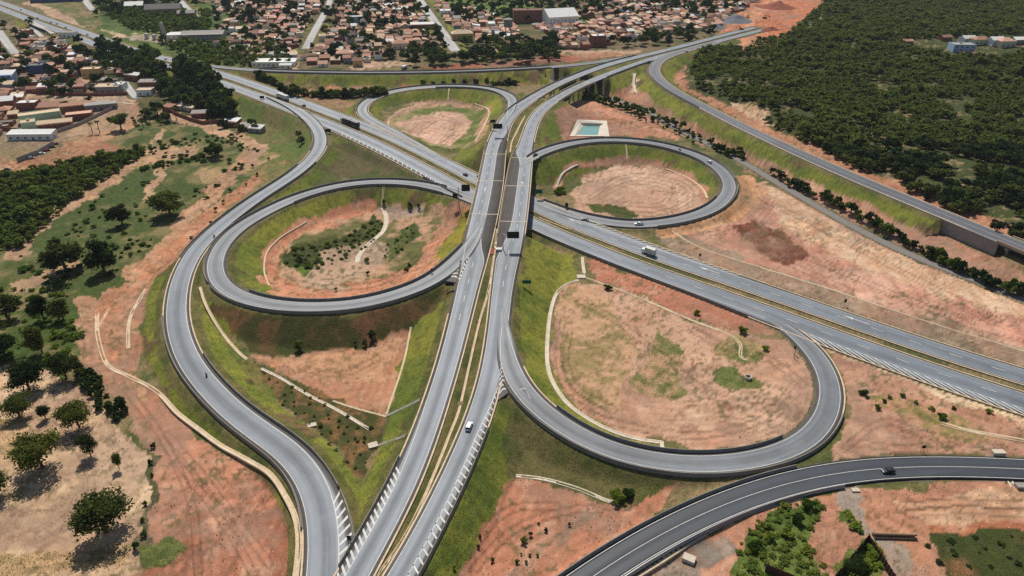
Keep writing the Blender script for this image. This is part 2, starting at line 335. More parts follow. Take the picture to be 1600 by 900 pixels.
rB = make_road('near_loop_ramp', [(786,480,9.6,.5,.5),(789,530,9.2,2.6,2.6),(794,570,8.9,3.9,3.9),(803,595,8.6),(818,616,8.4),(848,645,7.8),(887,672,7),(928,696,6.4),(975,711,6),(1037,724,5.5),(1100,727,5.1),(1150,724,4.8),(1200,715,4.4),(1250,697,4.1),(1279,673,3.8),(1294,648,3.6),(1300,625,3.4),(1299,600,3.3),(1290,575,3.2),(1275,552,3.1),(1252,528,3),(1220,505,3,2.5,2.5),(1175,480,3,.5,.5)], 8, 0.04, 'asph_loop')
r6 = make_road('new_side_road', [(820,980,5,4.1,4.1),(870,935,5),(928,897,5),(1000,850,5),(1075,811,4.9),(1137,783,4.8),(1200,761,4.7),(1275,742,4.5),(1350,731,4.4),(1450,727,4.2),(1600,732,4.2),(1800,745,4.2)], 14, 0.0, 'asph_new')
r7 = make_road('right_side_ramp', [(1120,66,10.3,4.2,4.2),(1075,78,10.3),(1045,88,10.1),(1025,99,10),(1020,110,9.9),(1028,123,9.8),(1052,142,9.6),(1100,167,9.4),(1150,193,9.2),(1200,217,9),(1250,240,9,4.6,4.6),(1350,284,9),(1450,325,9),(1525,356,9),(1600,387,9),(1700,428,9),(1800,470,9)], 14, 0.04, 'asph_mid')
r10 = make_road('far_connecting_ramp', [(320,102,7,3.6,3.6),(360,107,7),(400,110.5,7),(500,113.3,7.2),(600,114,7.8),(700,112.5,8.5),(800,108.5,9.4),(870,104.5,10.3),(930,98.5,10.8),(985,89,10.9)], 24, 0.02, 'asph_mid')
rail = make_road('railway_track_bed', [(840,120,-.5,2.2,2.2),(900,140,-.3),(960,156,-.2),(1010,172,-.1),(1060,203,0),(1107,224,.2),(1160,252,.6),(1200,277,1),(1250,306,1.2),(1307,340,1.3),(1375,376,1.3),(1450,411,1.3),(1557,449,1.4),(1620,477,1.4),(1750,540,1.4)], 14, 0.0, 'gravel')
st1 = make_road('narrow_town_street', [(520,-10,7,4,4),(510,15,6.5),(495,42,6),(477,76,5.5)], 8, 0.0, 'street')
st2 = make_road('wide_town_street', [(640,-25,9,5.2,5.2),(656,0,8),(684,40,7),(712,80,6)], 8, 0.0, 'street')
st3 = make_road('hillside_street', [(-5,45,5,4,4),(10,66,4.5),(24,84,4)], 6, 0.0, 'street')
st4 = make_road('hillside_lane', [(48,42,5,2.2,2.2),(62,54,4.5),(72,63,4)], 6, 0.0, 'street')
st5 = make_road('top_left_street', [(128,-8,8,4,4),(137,6,8),(145,16,7.5)], 6, 0.0, 'street')
st6 = make_road('top_street', [(275,-6,8,4,4),(290,10,8),(306,26,7.5)], 6, 0.0, 'street')
st7 = make_road('cobbled_town_lane', [(195,128,-.5,2.6,2.6),(204,142,-.5),(213,153,-.8)], 4, 0.0, 'street')
st8 = make_road('slip_road_far_left', [(40,30,7.8,3.4,3.4),(60,40,7.6),(76,46,7.3),(84,52,6.8)], 5, 0.03, 'street')
bare_lane = [st1, st2, st3, st4, st5, st6, st7, st8]
snap(rA, [south]); snap(rL, [upL, south]); snap(rR, [upR, north]); snap(rT, [north, upL]); snap(rB, [upR, south]); snap(r7, [upR]); snap(r10, [upL, north])
def mark_bridge(r, a, b):
    i, j = sorted((near(r, *a), near(r, *b))); r.bridge[i:j + 1] = True; return i, j
BL = mark_bridge(upL, (749, 352), (774, 237)); BR = mark_bridge(upR, (803, 366), (816, 243))
B2L = mark_bridge(upL, (838, 150), (888, 124)); B2R = mark_bridge(upR, (868, 154), (918, 129))
B7 = mark_bridge(r7, (1572, 375), (1700, 428))
_d = np.hypot(rL.X[:, None, 0] - upL.X[None, :, 0], rL.X[:, None, 1] - upL.X[None, :, 1])
_j = _d.argmin(1); rL.bridge |= upL.bridge[_j] & (_d.min(1) < 6)& (np.abs(rL.X[:, 2] - 10.5) < 1.0)
_d = np.hypot(rR.X[:, None, 0] - upR.X[None, :, 0], rR.X[:, None, 1] - upR.X[None, :, 1])
_j = _d.argmin(1); rR.bridge |= upR.bridge[_j] & (_d.min(1) < 6) & (np.abs(rR.X[:, 2] - 10.5) < 1.0)
# ------------------------------------------------------------------ terrain: base heights, road embankments and cuttings
CTRL = [(560,400,-4),(480,420,-3),(640,370,-4),(600,350,-5),(500,350,-3),(560,580,1),(480,560,1),(610,560,2),(430,560,.5),(350,520,1),(545,730,4),(580,700,4),(555,790,6),(1000,300,1.5),(1040,280,1.5),(930,320,1.5),(880,280,1),
 (700,200,.5),(680,180,.5),(640,190,.5),(1000,600,3),(900,520,3),(1150,600,3.2),(1200,650,3.6),(1040,680,3),(900,470,2.5),(900,800,4),(780,860,4),(1000,760,4),(860,760,3),(1300,800,4.5),(1500,800,4.8),(1500,680,4),(1400,600,3),(1300,560,3),(1350,700,4),(1300,880,5),
 (1300,420,2),(1500,480,2.5),(1200,340,2),(1150,310,1.5),(1100,360,2.2),(1250,380,2.4),(1100,210,0),(1000,165,0),(900,140,-.4),(930,190,1),(1000,195,1),(860,200,1),(990,130,2),(1150,220,3),(1200,241,3.2),(1300,294,3.4),(1400,338,3.4),(1470,372,3.2),(1100,200,4.2),(1050,175,4),(1150,225,4),
 (1200,150,8.8),(1400,250,8.8),(1600,350,8.8),(1300,50,12),(1600,50,14),(1110,130,8.6),(1300,200,9),(1500,290,9),(1200,60,10),(1250,20,12),(250,300,-3),(100,350,-4),(350,260,-2),(430,220,-2),(200,450,0),(150,550,2),(60,600,2),(100,750,5),(300,780,6),(400,800,7),(430,870,7.5),(220,600,3.5),(50,450,-2),(10,850,6),
 (560,240,0),(520,225,1),(640,265,1.5),(450,270,0),(520,140,1),(600,128,1.5),(700,122,2),(800,120,2),(430,128,2),(600,60,5),(900,60,6),(1100,40,8),(100,100,2),(200,150,-1),(50,200,-2),(300,40,5),(1000,10,10),(500,0,9),(500,95,5),(700,98,6.5),(850,95,7.5),(300,150,-1),(390,200,-2),(0,60,5),(80,15,8),(200,50,6.5),(0,130,0)]
CTRL = np.array(CTRL, float); CW = unproj(CTRL[:, 0], CTRL[:, 1], CTRL[:, 2])
def S_(r, px, py): return float(r.s[near(r, px, py)])
NR, NC, Y0, UL, RY = 820, 980, 78.0, 1.12, math.log(6000 / 78.0) / 819
gy = Y0 * np.exp(np.arange(NR) * RY) - 40.0; gu = np.linspace(-UL, UL, NC)
GX = (gu[None, :] * (gy[:, None] + 40.0)); GY = np.repeat(gy[:, None], NC, 1)
gx = GX.ravel(); gyy = GY.ravel()
num = np.zeros(len(gx)); den = np.zeros(len(gx))
for c in CW:
    w = 1.0 / ((gx - c[0]) ** 2 + (gyy - c[1]) ** 2 + 18.0 ** 2) ** 1.6
    num += w * c[2]; den += w
base = num / den
base += (fbm(gx, gyy, 40, 1, 4) - 0.5) * 1.6
base = np.maximum(base, -8)
fill = np.full(len(gx), -50.0); cut = np.full(len(gx), 99.0); cut2 = np.full(len(gx), 99.0); cover = np.full(len(gx), 99.0); dedge = np.full(len(gx), 99.0)
for r in ROADS.values():
    if not r.terrain: continue
    slope = 0.56; flat = r in bare_lane or r is rail
    n = len(r.X); CH = 12
    for a in range(0, n - 1, CH):
        b = min(a + CH, n - 1); P = r.X[a:b + 1]
        mg = 32.0
        m = np.where((gx > P[:, 0].min() - mg) & (gx < P[:, 0].max() + mg) & (gyy > P[:, 1].min() - mg) & (gyy < P[:, 1].max() + mg))[0]
        if not len(m): continue
        bx = gx[m]; by = gyy[m]
        bd = np.full(len(m), 1e9); bo = np.zeros(len(m)); bh = np.zeros(len(m)); bw = np.zeros(len(m)); bb = np.zeros(len(m), bool)
        for i in range(a, b):
            p = r.X[i]; q = r.X[i + 1]; ex = q[0] - p[0]; ey = q[1] - p[1]; l2 = ex * ex + ey * ey
            tt = np.clip(((bx - p[0]) * ex + (by - p[1]) * ey) / l2, 0, 1)
            dx = bx - p[0] - tt * ex; dy = by - p[1] - tt * ey; d = np.hypot(dx, dy); k = d < bd
            side = (ex * dy - ey * dx) > 0
            bd[k] = d[k]; bh[k] = (p[2] + tt * (q[2] - p[2]))[k]
            bw[k] = np.where(side, r.wl[i], r.wr[i])[k]; bb[k] = r.bridge[i]
        de = bd - bw; ok = ~bb
        mm = m[ok]; de = de[ok]; h = bh[ok]
        dedge[mm] = np.minimum(dedge[mm], de)
        mg2 = np.maximum(0.7, 0.0048 * np.hypot(bx[ok], by[ok])); under = de < mg2
        cover[mm[under]] = np.minimum(cover[mm[under]], h[under] - (0.1 if flat else 0.35))
        if flat:
            lo = h - 0.12 - np.maximum(0, de - mg2) * 0.3; hi = h - 0.2 + np.maximum(0, de - mg2 - .3) * 0.4
        else:
            lo = h - 0.30 - np.maximum(0, de - mg2 - .25) * slope; hi = h - 0.2 + np.maximum(0, de - mg2 - 1.2) * 0.6
        fill[mm] = np.maximum(fill[mm], lo); cut[mm] = np.minimum(cut[mm], hi); cut2[mm] = np.minimum(cut2[mm], h - .25 + np.maximum(0, de - mg2 - .3) * 1.25)
# pond, stream bed and small earthworks
base = np.where(cut < base, cut, base); zz = np.minimum(np.maximum(base, fill), cut2); cov = cover < 90
# ground falls away at the foot of the retaining wall before the ramp bridge
_w = (r7.s > S_(r7, 1478, 337)) & (r7.s < r7.s[B7[0]] + 6); _q = r7.X[_w]; _n = r7.n[_w]; _m = np.where((gx > _q[:, 0].min() - 20) & (gx < _q[:, 0].max() + 20) & (gyy > _q[:, 1].min() - 20) & (gyy < _q[:, 1].max() + 20))[0]
_dx = gx[_m][:, None] - _q[None, :, 0]; _dy = gyy[_m][:, None] - _q[None, :, 1]; _j = np.hypot(_dx, _dy).argmin(1); _o = _dx[np.arange(len(_m)), _j] * _n[_j, 0] + _dy[np.arange(len(_m)), _j] * _n[_j, 1]
_f = _m[(_o < -r7.wr[0] + 2.8) & (_o > -22) & (_j > 0) & (_j < len(_q) - 1)]; zz[_f] = np.minimum(zz[_f], 3.0); cover[_f] = 99.0; cov[_f] = False; fill[_f] = base[_f]
fillh = np.where((fill > base + 0.15), fill - base, 0.0)
zz = np.where(cov, np.minimum(cover, np.where(cover < 90, cover, zz)), zz)
ppx, ppy = proj(np.stack([gx, gyy, zz], 1))
def inpoly(px, py, poly):
    poly = np.asarray(poly, float); r = np.zeros(px.shape, bool)
    k = np.where((px >= poly[:, 0].min()) & (px <= poly[:, 0].max()) & (py >= poly[:, 1].min()) & (py <= poly[:, 1].max()))[0]
    x = px[k]; y = py[k]; c = np.zeros(len(k), bool); j = len(poly) - 1
    for i in range(len(poly)):
        xi, yi = poly[i]; xj, yj = poly[j]
        if yi != yj:
            c ^= ((yi > y) != (yj > y)) & (x < (xj - xi) * (y - yi) / (yj - yi) + xi)
        j = i
    r[k] = c; return r
def pldist(px, py, line, mg):
    line = np.asarray(line, float); d = np.full(px.shape, 1e9)
    for (x0, y0), (x1, y1) in zip(line[:-1], line[1:]):
        k = np.where((px > min(x0, x1) - mg) & (px < max(x0, x1) + mg) & (py > min(y0, y1) - mg) & (py < max(y0, y1) + mg))[0]
        if not len(k): continue
        ex, ey = x1 - x0, y1 - y0; t = np.clip(((px[k] - x0) * ex + (py[k] - y0) * ey) / (ex * ex + ey * ey + 1e-9), 0, 1)
        d[k] = np.minimum(d[k], np.hypot(px[k] - x0 - t * ex, py[k] - y0 - t * ey))
    return d
onslope = (fillh > 0.5) & ~cov
def carve(poly, dz):
    global zz
    k = inpoly(ppx, ppy, poly) & ~cov; zz = np.where(k, zz + dz, zz)
carve([(898,193),(949,193),(945,211),(893,211)], -1.6)
heap = [(1145,355),(1180,345),(1240,370),(1262,400),(1225,412),(1170,385)]
k = inpoly(ppx, ppy, heap); zz = np.where(k, zz + 0.9 * fbm(gx, gyy, 4, 9) , zz)
k = inpoly(ppx, ppy, [(640,106),(800,100),(920,92),(930,97),(860,104),(700,112)]) & ~cov; zz = np.where(k, zz + 0.8 * fbm(gx, gyy, 6, 10), zz)
G2 = zz.reshape(NR, NC)
def height(x, y):
    j = np.clip(np.log(np.maximum(np.asarray(y, float) + 40, 79) / Y0) / RY, 0, NR - 1.001)
    i = np.clip((np.asarray(x, float) / np.maximum(np.asarray(y, float) + 40, 79) + UL) / (2 * UL) * (NC - 1), 0, NC - 1.001)
    j0 = j.astype(int); i0 = i.astype(int); fj = j - j0; fi = i - i0
    return (G2[j0, i0] * (1 - fi) + G2[j0, i0 + 1] * fi) * (1 - fj) + (G2[j0 + 1, i0] * (1 - fi) + G2[j0 + 1, i0 + 1] * fi) * fj
def ground(px, py):
    """the point of the terrain seen at a photo pixel (marched from the camera)"""
    px = np.atleast_1d(np.asarray(px, float)); py = np.atleast_1d(np.asarray(py, float))
    lo = np.full(px.shape, 22.0); best = np.full(px.shape, -9.0); done = np.zeros(px.shape, bool)
    for z in np.arange(16, -9, -0.25):
        X = unproj(px, py, z); h = height(X[..., 0], X[..., 1]); hit = (h >= z) & ~done
        best[hit] = z; done |= hit
    X = unproj(px, py, best); X[..., 2] = height(X[..., 0], X[..., 1]); return X
def g1(px, py): return ground(px, py)[0]

# ------------------------------------------------------------------ soil, grass and tracks as colours of the terrain itself
wx = (fbm(gx, gyy, 9, 21, 4) - .5); wy = (fbm(gx, gyy, 9, 31, 4) - .5)
mpp = CP * (ppy + 178) / CAMH                      # photo pixels per metre at this row
QX = ppx + wx * 9 * mpp; QY = ppy + wy * 9 * mpp * 0.6
Cc = np.zeros((len(gx), 4)); 
big = fbm(gx, gyy, 30, 41, 5); mid = fbm(gx, gyy, 8, 51, 4); fine = fbm(gx, gyy, 2.2, 61, 3); streak = fbm(gx * 0.3, gyy, 3, 71, 3)
def paint(k, a, b, f, veg=0.3, lo=0.38, hi=0.62):
    if veg < .45: lo, hi = lo - .14, hi + .14
    t = smooth01(lo, hi, f[k])[:, None]; Cc[k, :3] = lin(a) * (1 - t) + lin(b) * t; Cc[k, 3] = veg
paint(np.ones(len(gx), bool), (86, 92, 50), (138, 118, 84), big * .5 + mid * .5, 0.7)
F_BM = big * .5 + mid * .5; F_MF = mid * .5 + fine * .5
def zone(poly, a, b, f=None, veg=0.3, lo=0.38, hi=0.62, keep_slope=False, sub=None):
    k = inpoly(QX, QY, poly)
    if keep_slope: k &= ~onslope
    if sub is not None: k &= sub
    paint(k, a, b, F_BM if f is None else f, veg, lo, hi)
zone([(1020,160),(1080,95),(1180,55),(1280,-10),(1800,-90),(2100,500),(1600,400),(1400,318),(1200,235)], (66,74,38), (150,126,92), F_MF, 0.8, 0.52, 0.74)
zone([(-400,-90),(1300,-90),(1240,5),(1170,45),(1060,72),(940,99),(870,104),(340,107),(160,70),(-300,-10)], (126,106,82), (84,88,50), F_BM, 0.6)
zone([(640,-10),(700,-10),(800,10),(800,30),(720,30)], (84,112,44), (112,128,56), F_BM, 0.6)
zone([(780,0),(860,10),(900,30),(830,20)], (84,118,44), (104,128,56), F_BM, 0.6)
zone([(860,15),(900,18),(920,32),(900,36)], (84,118,44), (104,128,56), F_BM, 0.6)
zone([(150,0),(330,5),(430,60),(450,103),(330,105),(200,82),(150,60)], (66,86,38), (98,112,54), F_BM, 0.9)
zone([(40,5),(150,-5),(160,40),(110,45)], (92,100,54), (150,124,90), F_BM, 0.6)
zone([(90,35),(60,12),(30,6),(50,0),(110,25),(150,62),(120,50)], (196,162,130), (178,140,108), F_BM, 0.2)
zone([(150,42),(175,50),(200,55),(235,52),(210,60),(180,58)], (206,176,140), (190,160,124), F_BM, 0.2)
zone([(190,55),(290,58),(300,68),(240,66),(200,60)], (176,160,140), (150,140,122), F_BM, 0.2)
zone([(-200,30),(40,40),(150,90),(260,125),(280,155),(240,190),(130,215),(-200,270)], (156,132,104), (120,104,78), F_BM, 0.4)
zone([(-100,142),(60,145),(200,160),(215,162),(210,185),(190,215),(100,222),(110,200),(180,165),(-100,150)], (188,150,116), (160,132,98), F_BM, 0.3)
zone([(150,70),(340,115),(390,150),(370,200),(240,190),(150,105)], (50,60,30), (96,90,56), F_BM, 0.8, .45, .7)
zone([(-300,250),(60,250),(130,222),(240,190),(400,215),(440,245),(420,290),(330,340),(260,420),(170,480),(-300,520)], (74,88,42), (130,118,78), F_BM, 0.9, 0.42, 0.62)
zone([(-300,258),(60,248),(130,215),(230,240),(215,262),(170,262),(130,250),(60,268),(-300,330)], (188,134,98), (150,96,68), F_BM, 0.4)
zone([(-300,290),(60,268),(120,255),(220,240),(240,235),(180,270),(110,320),(40,385),(-300,420)], (44,58,26), (70,84,38), F_BM, 0.9)
zone([(-300,470),(170,470),(130,560),(120,620),(-300,600)], (70,88,40), (140,122,84), F_BM, 0.9, 0.5, 0.66)
zone([(-400,570),(60,575),(120,600),(150,640),(240,720),(228,860),(190,1100),(-400,1100)], (222,186,148), (190,152,114), F_MF * .5 + big * .5, 0.35)
zone([(-400,860),(110,862),(215,850),(200,885),(-400,905)], (96,104,52), (186,150,110), F_MF * .5 + big * .5, 0.7, .4, .6)
zone([(-400,660),(40,650),(50,720),(-400,740)], (126,112,64), (190,152,114), F_MF * .5 + big * .5, 0.7)
zone([(125,480),(195,445),(250,405),(330,335),(345,352),(285,410),(255,440),(238,480),(225,520),(222,560),(180,590),(128,560)], (194,136,96), (160,106,74), F_BM, 0.3)
zone([(140,560),(180,580),(250,615),(310,680),(400,735),(440,775),(462,820),(465,1100),(190,1100),(232,850),(243,720),(190,640)], (204,136,102), (168,104,76), F_BM, 0.3)
zone([(180,575),(260,640),(245,700),(200,640)], (140,120,80), (190,140,106), F_MF, 0.6)
zone([(252,685),(266,678),(311,735),(313,765),(295,757)], (128,86,62), (112,82,66), F_MF, 0.3)
zone([(238,690),(246,700),(244,770),(232,860),(216,862),(228,800)], (84,84,60), (120,104,84), F_MF, 0.7)
zone([(215,860),(265,838),(292,850),(270,880),(225,885)], (80,96,44), (104,110,58), F_MF, 0.9)
zone([(420,238),(500,200),(515,215),(470,262),(420,285),(390,300)], (172,130,92), (110,110,60), F_BM, 0.5)
zone([(365,190),(400,190),(420,215),(440,240),(400,262),(330,290),(300,270),(380,240)], (98,104,52), (170,140,100), F_BM, 0.6)
zone([(650,105),(800,96),(905,82),(935,96),(800,103),(700,110)], (176,92,62), (140,72,50), F_MF, 0.3)
zone([(870,85),(985,78),(980,88),(930,94)], (186,118,84), (150,120,80), F_BM, 0.3)
zone([(560,132),(620,129),(760,122),(830,119),(905,107),(890,118),(850,132),(760,130),(640,134),(540,140)], (190,126,92), (160,100,70), F_BM, 0.3)
zone([(430,133),(530,132),(560,150),(470,155),(445,148)], (184,128,92), (96,92,50), F_BM, 0.5)
zone([(470,155),(560,158),(565,185),(540,175)], (178,122,88), (110,100,56), F_BM, 0.4)
zone([(1122,56),(1148,26),(1176,-12),(1300,-24),(1288,4),(1236,45),(1222,62),(1160,64)], (214,126,82), (178,90,56), F_MF, 0.2)
zone([(1165,62),(1225,56),(1210,75),(1120,84),(1090,92),(1072,104),(1068,122),(1080,140),(1120,162),(1200,198),(1180,200),(1060,138),(1048,118),(1060,100)], (194,134,100), (170,112,80), F_BM, 0.3)
zone([(1140,160),(1200,170),(1205,195),(1170,190)], (220,186,150), (190,146,110), F_BM, 0.3)
GR = (92, 108, 38); GY = (142, 138, 42); GD = (72, 78, 40)
# grass on every embankment slope, in uneven bands down the slope
k = onslope & (np.hypot(gx, gyy) < 1100)
paint(k, (88, 104, 36), (138, 136, 46), big * .55 + mid * .25 + streak * .2, 0.7, 0.26, 0.74)
kk = k & (fbm(gx, gyy, 14, 81, 4) > 0.66); paint(kk, (96, 88, 52), (120, 96, 66), mid, 0.6)
kt = k & (dedge < 3.2 + 3 * (mid - .5)); paint(kt, (80, 86, 42), (112, 104, 60), mid, 0.6)
def slope_zone(*a, **kw): zone(*a, sub=~cov, **kw)
slope_zone([(735,318),(745,340),(728,400),(690,432),(660,446),(640,452),(690,400),(712,350)], (112,116,36), (146,134,40), F_BM, 0.6)
slope_zone([(320,480),(330,470),(400,488),(560,492),(690,450),(700,462),(640,515),(560,545),(460,552),(395,552)], (66,68,36), (122,84,56), F_BM, 0.8, .45, .66)
slope_zone([(690,470),(640,520),(608,640),(640,640),(670,560)], (96,108,38), (128,126,42), F_BM, 0.7)
slope_zone([(500,222),(560,225),(690,285),(560,282),(500,270),(540,240)], (98,88,60), (78,88,42), F_BM, 0.7)
slope_zone([(370,140),(500,190),(490,240),(450,262),(425,235),(380,205)], (112,104,62), (92,108,48), F_BM, 0.8)
slope_zone([(760,630),(800,625),(850,670),(960,725),(1090,745),(1050,760),(960,790),(900,770),(820,745),(790,740)], (70,82,34), (104,96,58), F_BM, 0.9)
slope_zone([(758,640),(800,632),(800,735),(740,800),(700,870),(660,905),(640,905),(700,800)], (78,96,34), (116,118,40), F_BM, 0.7)
slope_zone([(815,385),(860,395),(900,400),(905,430),(870,450),(855,480),(850,560),(870,620),(960,680),(900,668),(840,630),(812,590),(812,480)], (88,106,34), (130,130,42), F_BM, 0.7)
slope_zone([(885,398),(920,402),(925,430),(900,432)], (120,108,66), (100,104,56), F_MF, 0.6)
# bare and planted floors
zone([(398,556),(470,552),(560,545),(641,514),(604,652),(560,642),(480,602)], (198,134,96), (166,116,84), F_BM, 0.35)
zone([(430,560),(560,552),(630,530),(600,600),(520,600)], (198,148,112), (178,132,96), F_MF, 0.5)
zone([(400,562),(480,604),(604,655),(590,700),(560,742),(520,700),(440,630),(385,590)], (132,96,62), (74,74,42), F_MF, 0.7)
zone([(330,480),(360,530),(410,580),(440,640),(500,690),(560,745),(575,790),(560,830),(540,800),(490,720),(420,650),(340,580),(310,520)], (96,106,44), (126,112,62), F_BM, 0.8, keep_slope=False, sub=~onslope & ~cov)
zone([(455,372),(490,352),(545,330),(600,322),(700,320),(700,345),(668,400),(640,428),(560,458),(475,458),(432,432)], (188,146,116), (104,102,58), F_BM, 0.5, .45, .6)
zone([(470,382),(540,372),(590,335),(606,350),(572,392),(505,422),(452,420),(440,400)], (56,66,32), (82,84,44), F_MF, 0.9)
zone([(598,388),(640,350),(655,358),(640,385),(605,408)], (66,80,36), (92,96,50), F_MF, 0.9)
zone([(462,420),(520,410),(530,430),(480,434)], (96,116,46), (80,96,40), F_MF, 0.9)
zone([(602,325),(665,328),(660,340),(608,342)], (196,172,150), (170,150,130), F_MF, 0.3)
zone([(500,395),(590,372),(610,395),(560,440),(470,455)], (190,152,124), (160,140,116), F_BM, 0.4)
zone([(612,192),(640,170),(690,160),(742,163),(762,172),(755,205),(735,235),(690,232),(630,210)], (150,138,92), (96,108,48), F_BM, 0.5)
zone([(622,193),(648,180),(690,174),(722,178),(735,190),(724,212),(704,231),(662,220),(636,206)], (214,172,148), (196,148,120), F_MF, 0.25)
zone([(895,302),(915,275),(950,258),(1035,262),(1088,280),(1108,305),(1095,328),(1020,347),(940,338),(900,330)], (214,176,148), (190,140,112), F_MF * .6 + big * .4, 0.25)
zone([(835,308),(880,322),(960,342),(930,345),(870,335)], (200,158,126), (180,130,98), F_MF, 0.25)
zone([(920,318),(960,320),(1000,335),(985,342),(930,330)], (70,86,36), (96,84,52), F_MF, 0.8)
zone([(866,470),(885,445),(910,437),(980,455),(1090,503),(1160,518),(1240,535),(1282,590),(1272,650),(1222,692),(1100,697),(1000,687),(930,662),(880,618),(858,560)], (206,162,132), (194,138,106), F_BM, 0.35)
zone([(866,470),(900,445),(960,470),(990,560),(960,640),(880,600)], (196,152,118), (150,128,84), F_MF, 0.6)
zone([(1030,520),(1070,540),(1060,600),(1080,620),(1020,620),(985,590),(1010,560)], (110,112,62), (186,144,112), F_MF, 0.7)
zone([(1110,585),(1160,575),(1188,600),(1165,615),(1125,605)], (98,108,52), (130,124,76), F_MF, 0.7)
zone([(1110,540),(1165,520),(1195,545),(1170,565),(1120,560)], (104,110,58), (170,140,100), F_MF, 0.7)
zone([(912,402),(1000,428),(1100,458),(1190,500),(1215,520),(1160,518),(1090,498),(1010,468),(930,436)], (200,128,98), (176,108,80), F_BM, 0.3)
zone([(1285,535),(1400,580),(1600,652),(1800,720),(1800,735),(1550,712),(1400,712),(1300,728),(1325,640)], (206,158,126), (182,124,96), F_BM, 0.35)
zone([(1345,620),(1480,640),(1560,690),(1500,690),(1400,650)], (130,120,66), (190,140,108), F_MF, 0.6)
zone([(1260,535),(1280,530),(1400,572),(1800,702),(1800,722),(1590,660),(1400,590)], (224,196,156), (206,170,132), F_MF, 0.25)
zone([(1000,355),(1120,335),(1170,300),(1190,285),(1300,340),(1450,415),(1640,500),(1640,560),(1350,472),(1100,394)], (214,164,138), (190,124,100), F_BM, 0.25)
zone([(1190,285),(1300,345),(1450,420),(1600,480),(1640,510),(1500,470),(1350,420),(1220,350)], (222,188,154), (204,148,110), F_MF, 0.25)
zone([(1000,356),(1060,362),(1200,418),(1350,468),(1640,552),(1640,590),(1400,520),(1200,452),(1060,395)], (176,132,104), (138,126,108), F_BM, 0.3)
zone([(1140,300),(1180,290),(1185,305),(1150,335),(1090,352),(1020,362),(985,354),(1080,345)], (206,152,106), (190,134,92), F_MF, 0.25)
zone([(1180,275),(1160,262),(1155,250),(1200,280),(1300,330),(1260,320)], (186,130,96), (150,120,90), F_MF, 0.3)
zone(heap, (140,80,58), (110,62,46), F_MF, 0.4)
zone([(940,150),(1000,140),(1060,165),(1200,237),(1400,330),(1520,388),(1700,460),(1700,520),(1560,450),(1400,380),(1250,305),(1130,242),(1020,180)], (200,146,118), (176,116,88), F_BM, 0.3, sub=~onslope)
zone([(990,132),(1000,140),(1026,163),(1075,188),(1125,218),(1200,250),(1250,276),(1300,296),(1375,331),(1425,358),(1475,382),(1503,386),(1600,425),(1700,470),(1600,470),(1500,425),(1400,372),(1300,322),(1200,272),(1100,228),(1040,200),(985,172),(930,152)], (200,146,118), (182,124,96), F_BM, .3, sub=~cov)
zone([(868,172),(905,158),(960,166),(1010,185),(1062,216),(1000,216),(930,216),(878,216)], (158,98,74), (198,140,108), F_BM, 0.3, sub=~cov)
zone([(1190,780),(1310,764),(1600,750),(1900,765),(1900,1100),(1000,1100),(960,930),(1050,870)], (196,134,102), (170,116,90), F_BM, 0.35)
zone([(1010,905),(1060,860),(1130,835),(1140,870),(1080,905)], (134,124,114), (160,120,96), F_MF, 0.3)
zone([(1385,778),(1600,762),(1900,770),(1900,822),(1600,815),(1440,818)], (212,168,130), (196,142,106), streak, 0.25)
zone([(1440,818),(1900,818),(1900,838),(1600,832),(1450,835)], (196,118,76), (170,100,66), F_MF, 0.25)
zone([(1440,832),(1600,830),(1900,840),(1900,1100),(1500,1100),(1470,910)], (66,74,38), (138,96,66), F_BM, 0.9, .45, .65)
zone([(1195,800),(1268,772),(1290,795),(1262,850),(1285,880),(1290,930),(1130,930),(1150,860)], (78,100,38), (108,122,54), F_BM, 0.9)
zone([(1306,800),(1330,800),(1352,835),(1300,880),(1330,930),(1400,930),(1360,850)], (78,96,38), (108,116,54), F_MF, 0.9)
zone([(780,752),(830,745),(950,788),(1060,760),(1010,815),(890,905),(860,960),(690,960),(715,880)], (198,128,94), (176,112,82), F_BM, 0.35, sub=~onslope | (fillh < 1.2))
zone([(905,800),(930,805),(880,860),(820,905),(780,905),(850,860)], (140,116,94), (190,126,92), F_MF, 0.3)
# tracks: a dirt line of a given width (metres)
def track(line, w, a, b, veg=0.2):
    d = pldist(QX, QY, line, 60); k = (d < w * 0.5 * mpp * (0.75 + 0.25)) & ~cov; paint(k, a, b, F_MF, veg)
RB, RT = (196,136,102), (176,116,84)
track([(20,395),(60,350),(110,318),(150,290),(200,262),(240,242),(300,236)], 7.5, (206,158,118), (176,138,100))
track([(240,242),(258,262),(240,285),(228,305)], 4, (196,150,112), (170,134,98))
track([(240,242),(240,222),(250,205)], 3, (186,150,112), (170,134,98))
track([(400,235),(360,275),(325,310),(290,345),(240,400),(205,430)], 6.5, (200,146,108), (170,128,92))
track([(20,450),(90,430),(110,415)], 4, (190,150,108), (160,130,92))
track([(250,172),(300,190),(370,215),(410,232),(400,250)], 6, (204,158,124), (180,140,104))
track([(120,225),(180,205),(205,195),(215,175),(205,160)], 5, (190,140,104), (180,128,92))
track([(0,145),(60,148),(110,150),(210,156)], 4, (196,170,140), (186,150,120))
track([(135,470),(135,540),(160,590),(210,640),(240,690)], 6, (188,138,104), (170,120,90))
track([(215,470),(195,510),(192,550),(200,570)], 7, (186,132,98), (164,112,82))
track([(723,320),(702,340),(687,370),(670,405),(642,434),(610,450),(540,464),(470,462),(430,446),(417,420),(421,395),(445,374),(480,350),(540,331),(583,325)], 7, (206,140,104), (190,118,84))
track([(869,290),(880,270),(905,257),(940,251),(980,251),(1040,261),(1082,279),(1106,300),(1104,322)], 4, (196,140,108), (180,120,92))
track([(612,200),(607,190),(618,178),(650,166),(690,161),(742,163),(764,173),(758,195),(742,222)], 4, (190,150,118), (176,130,100))
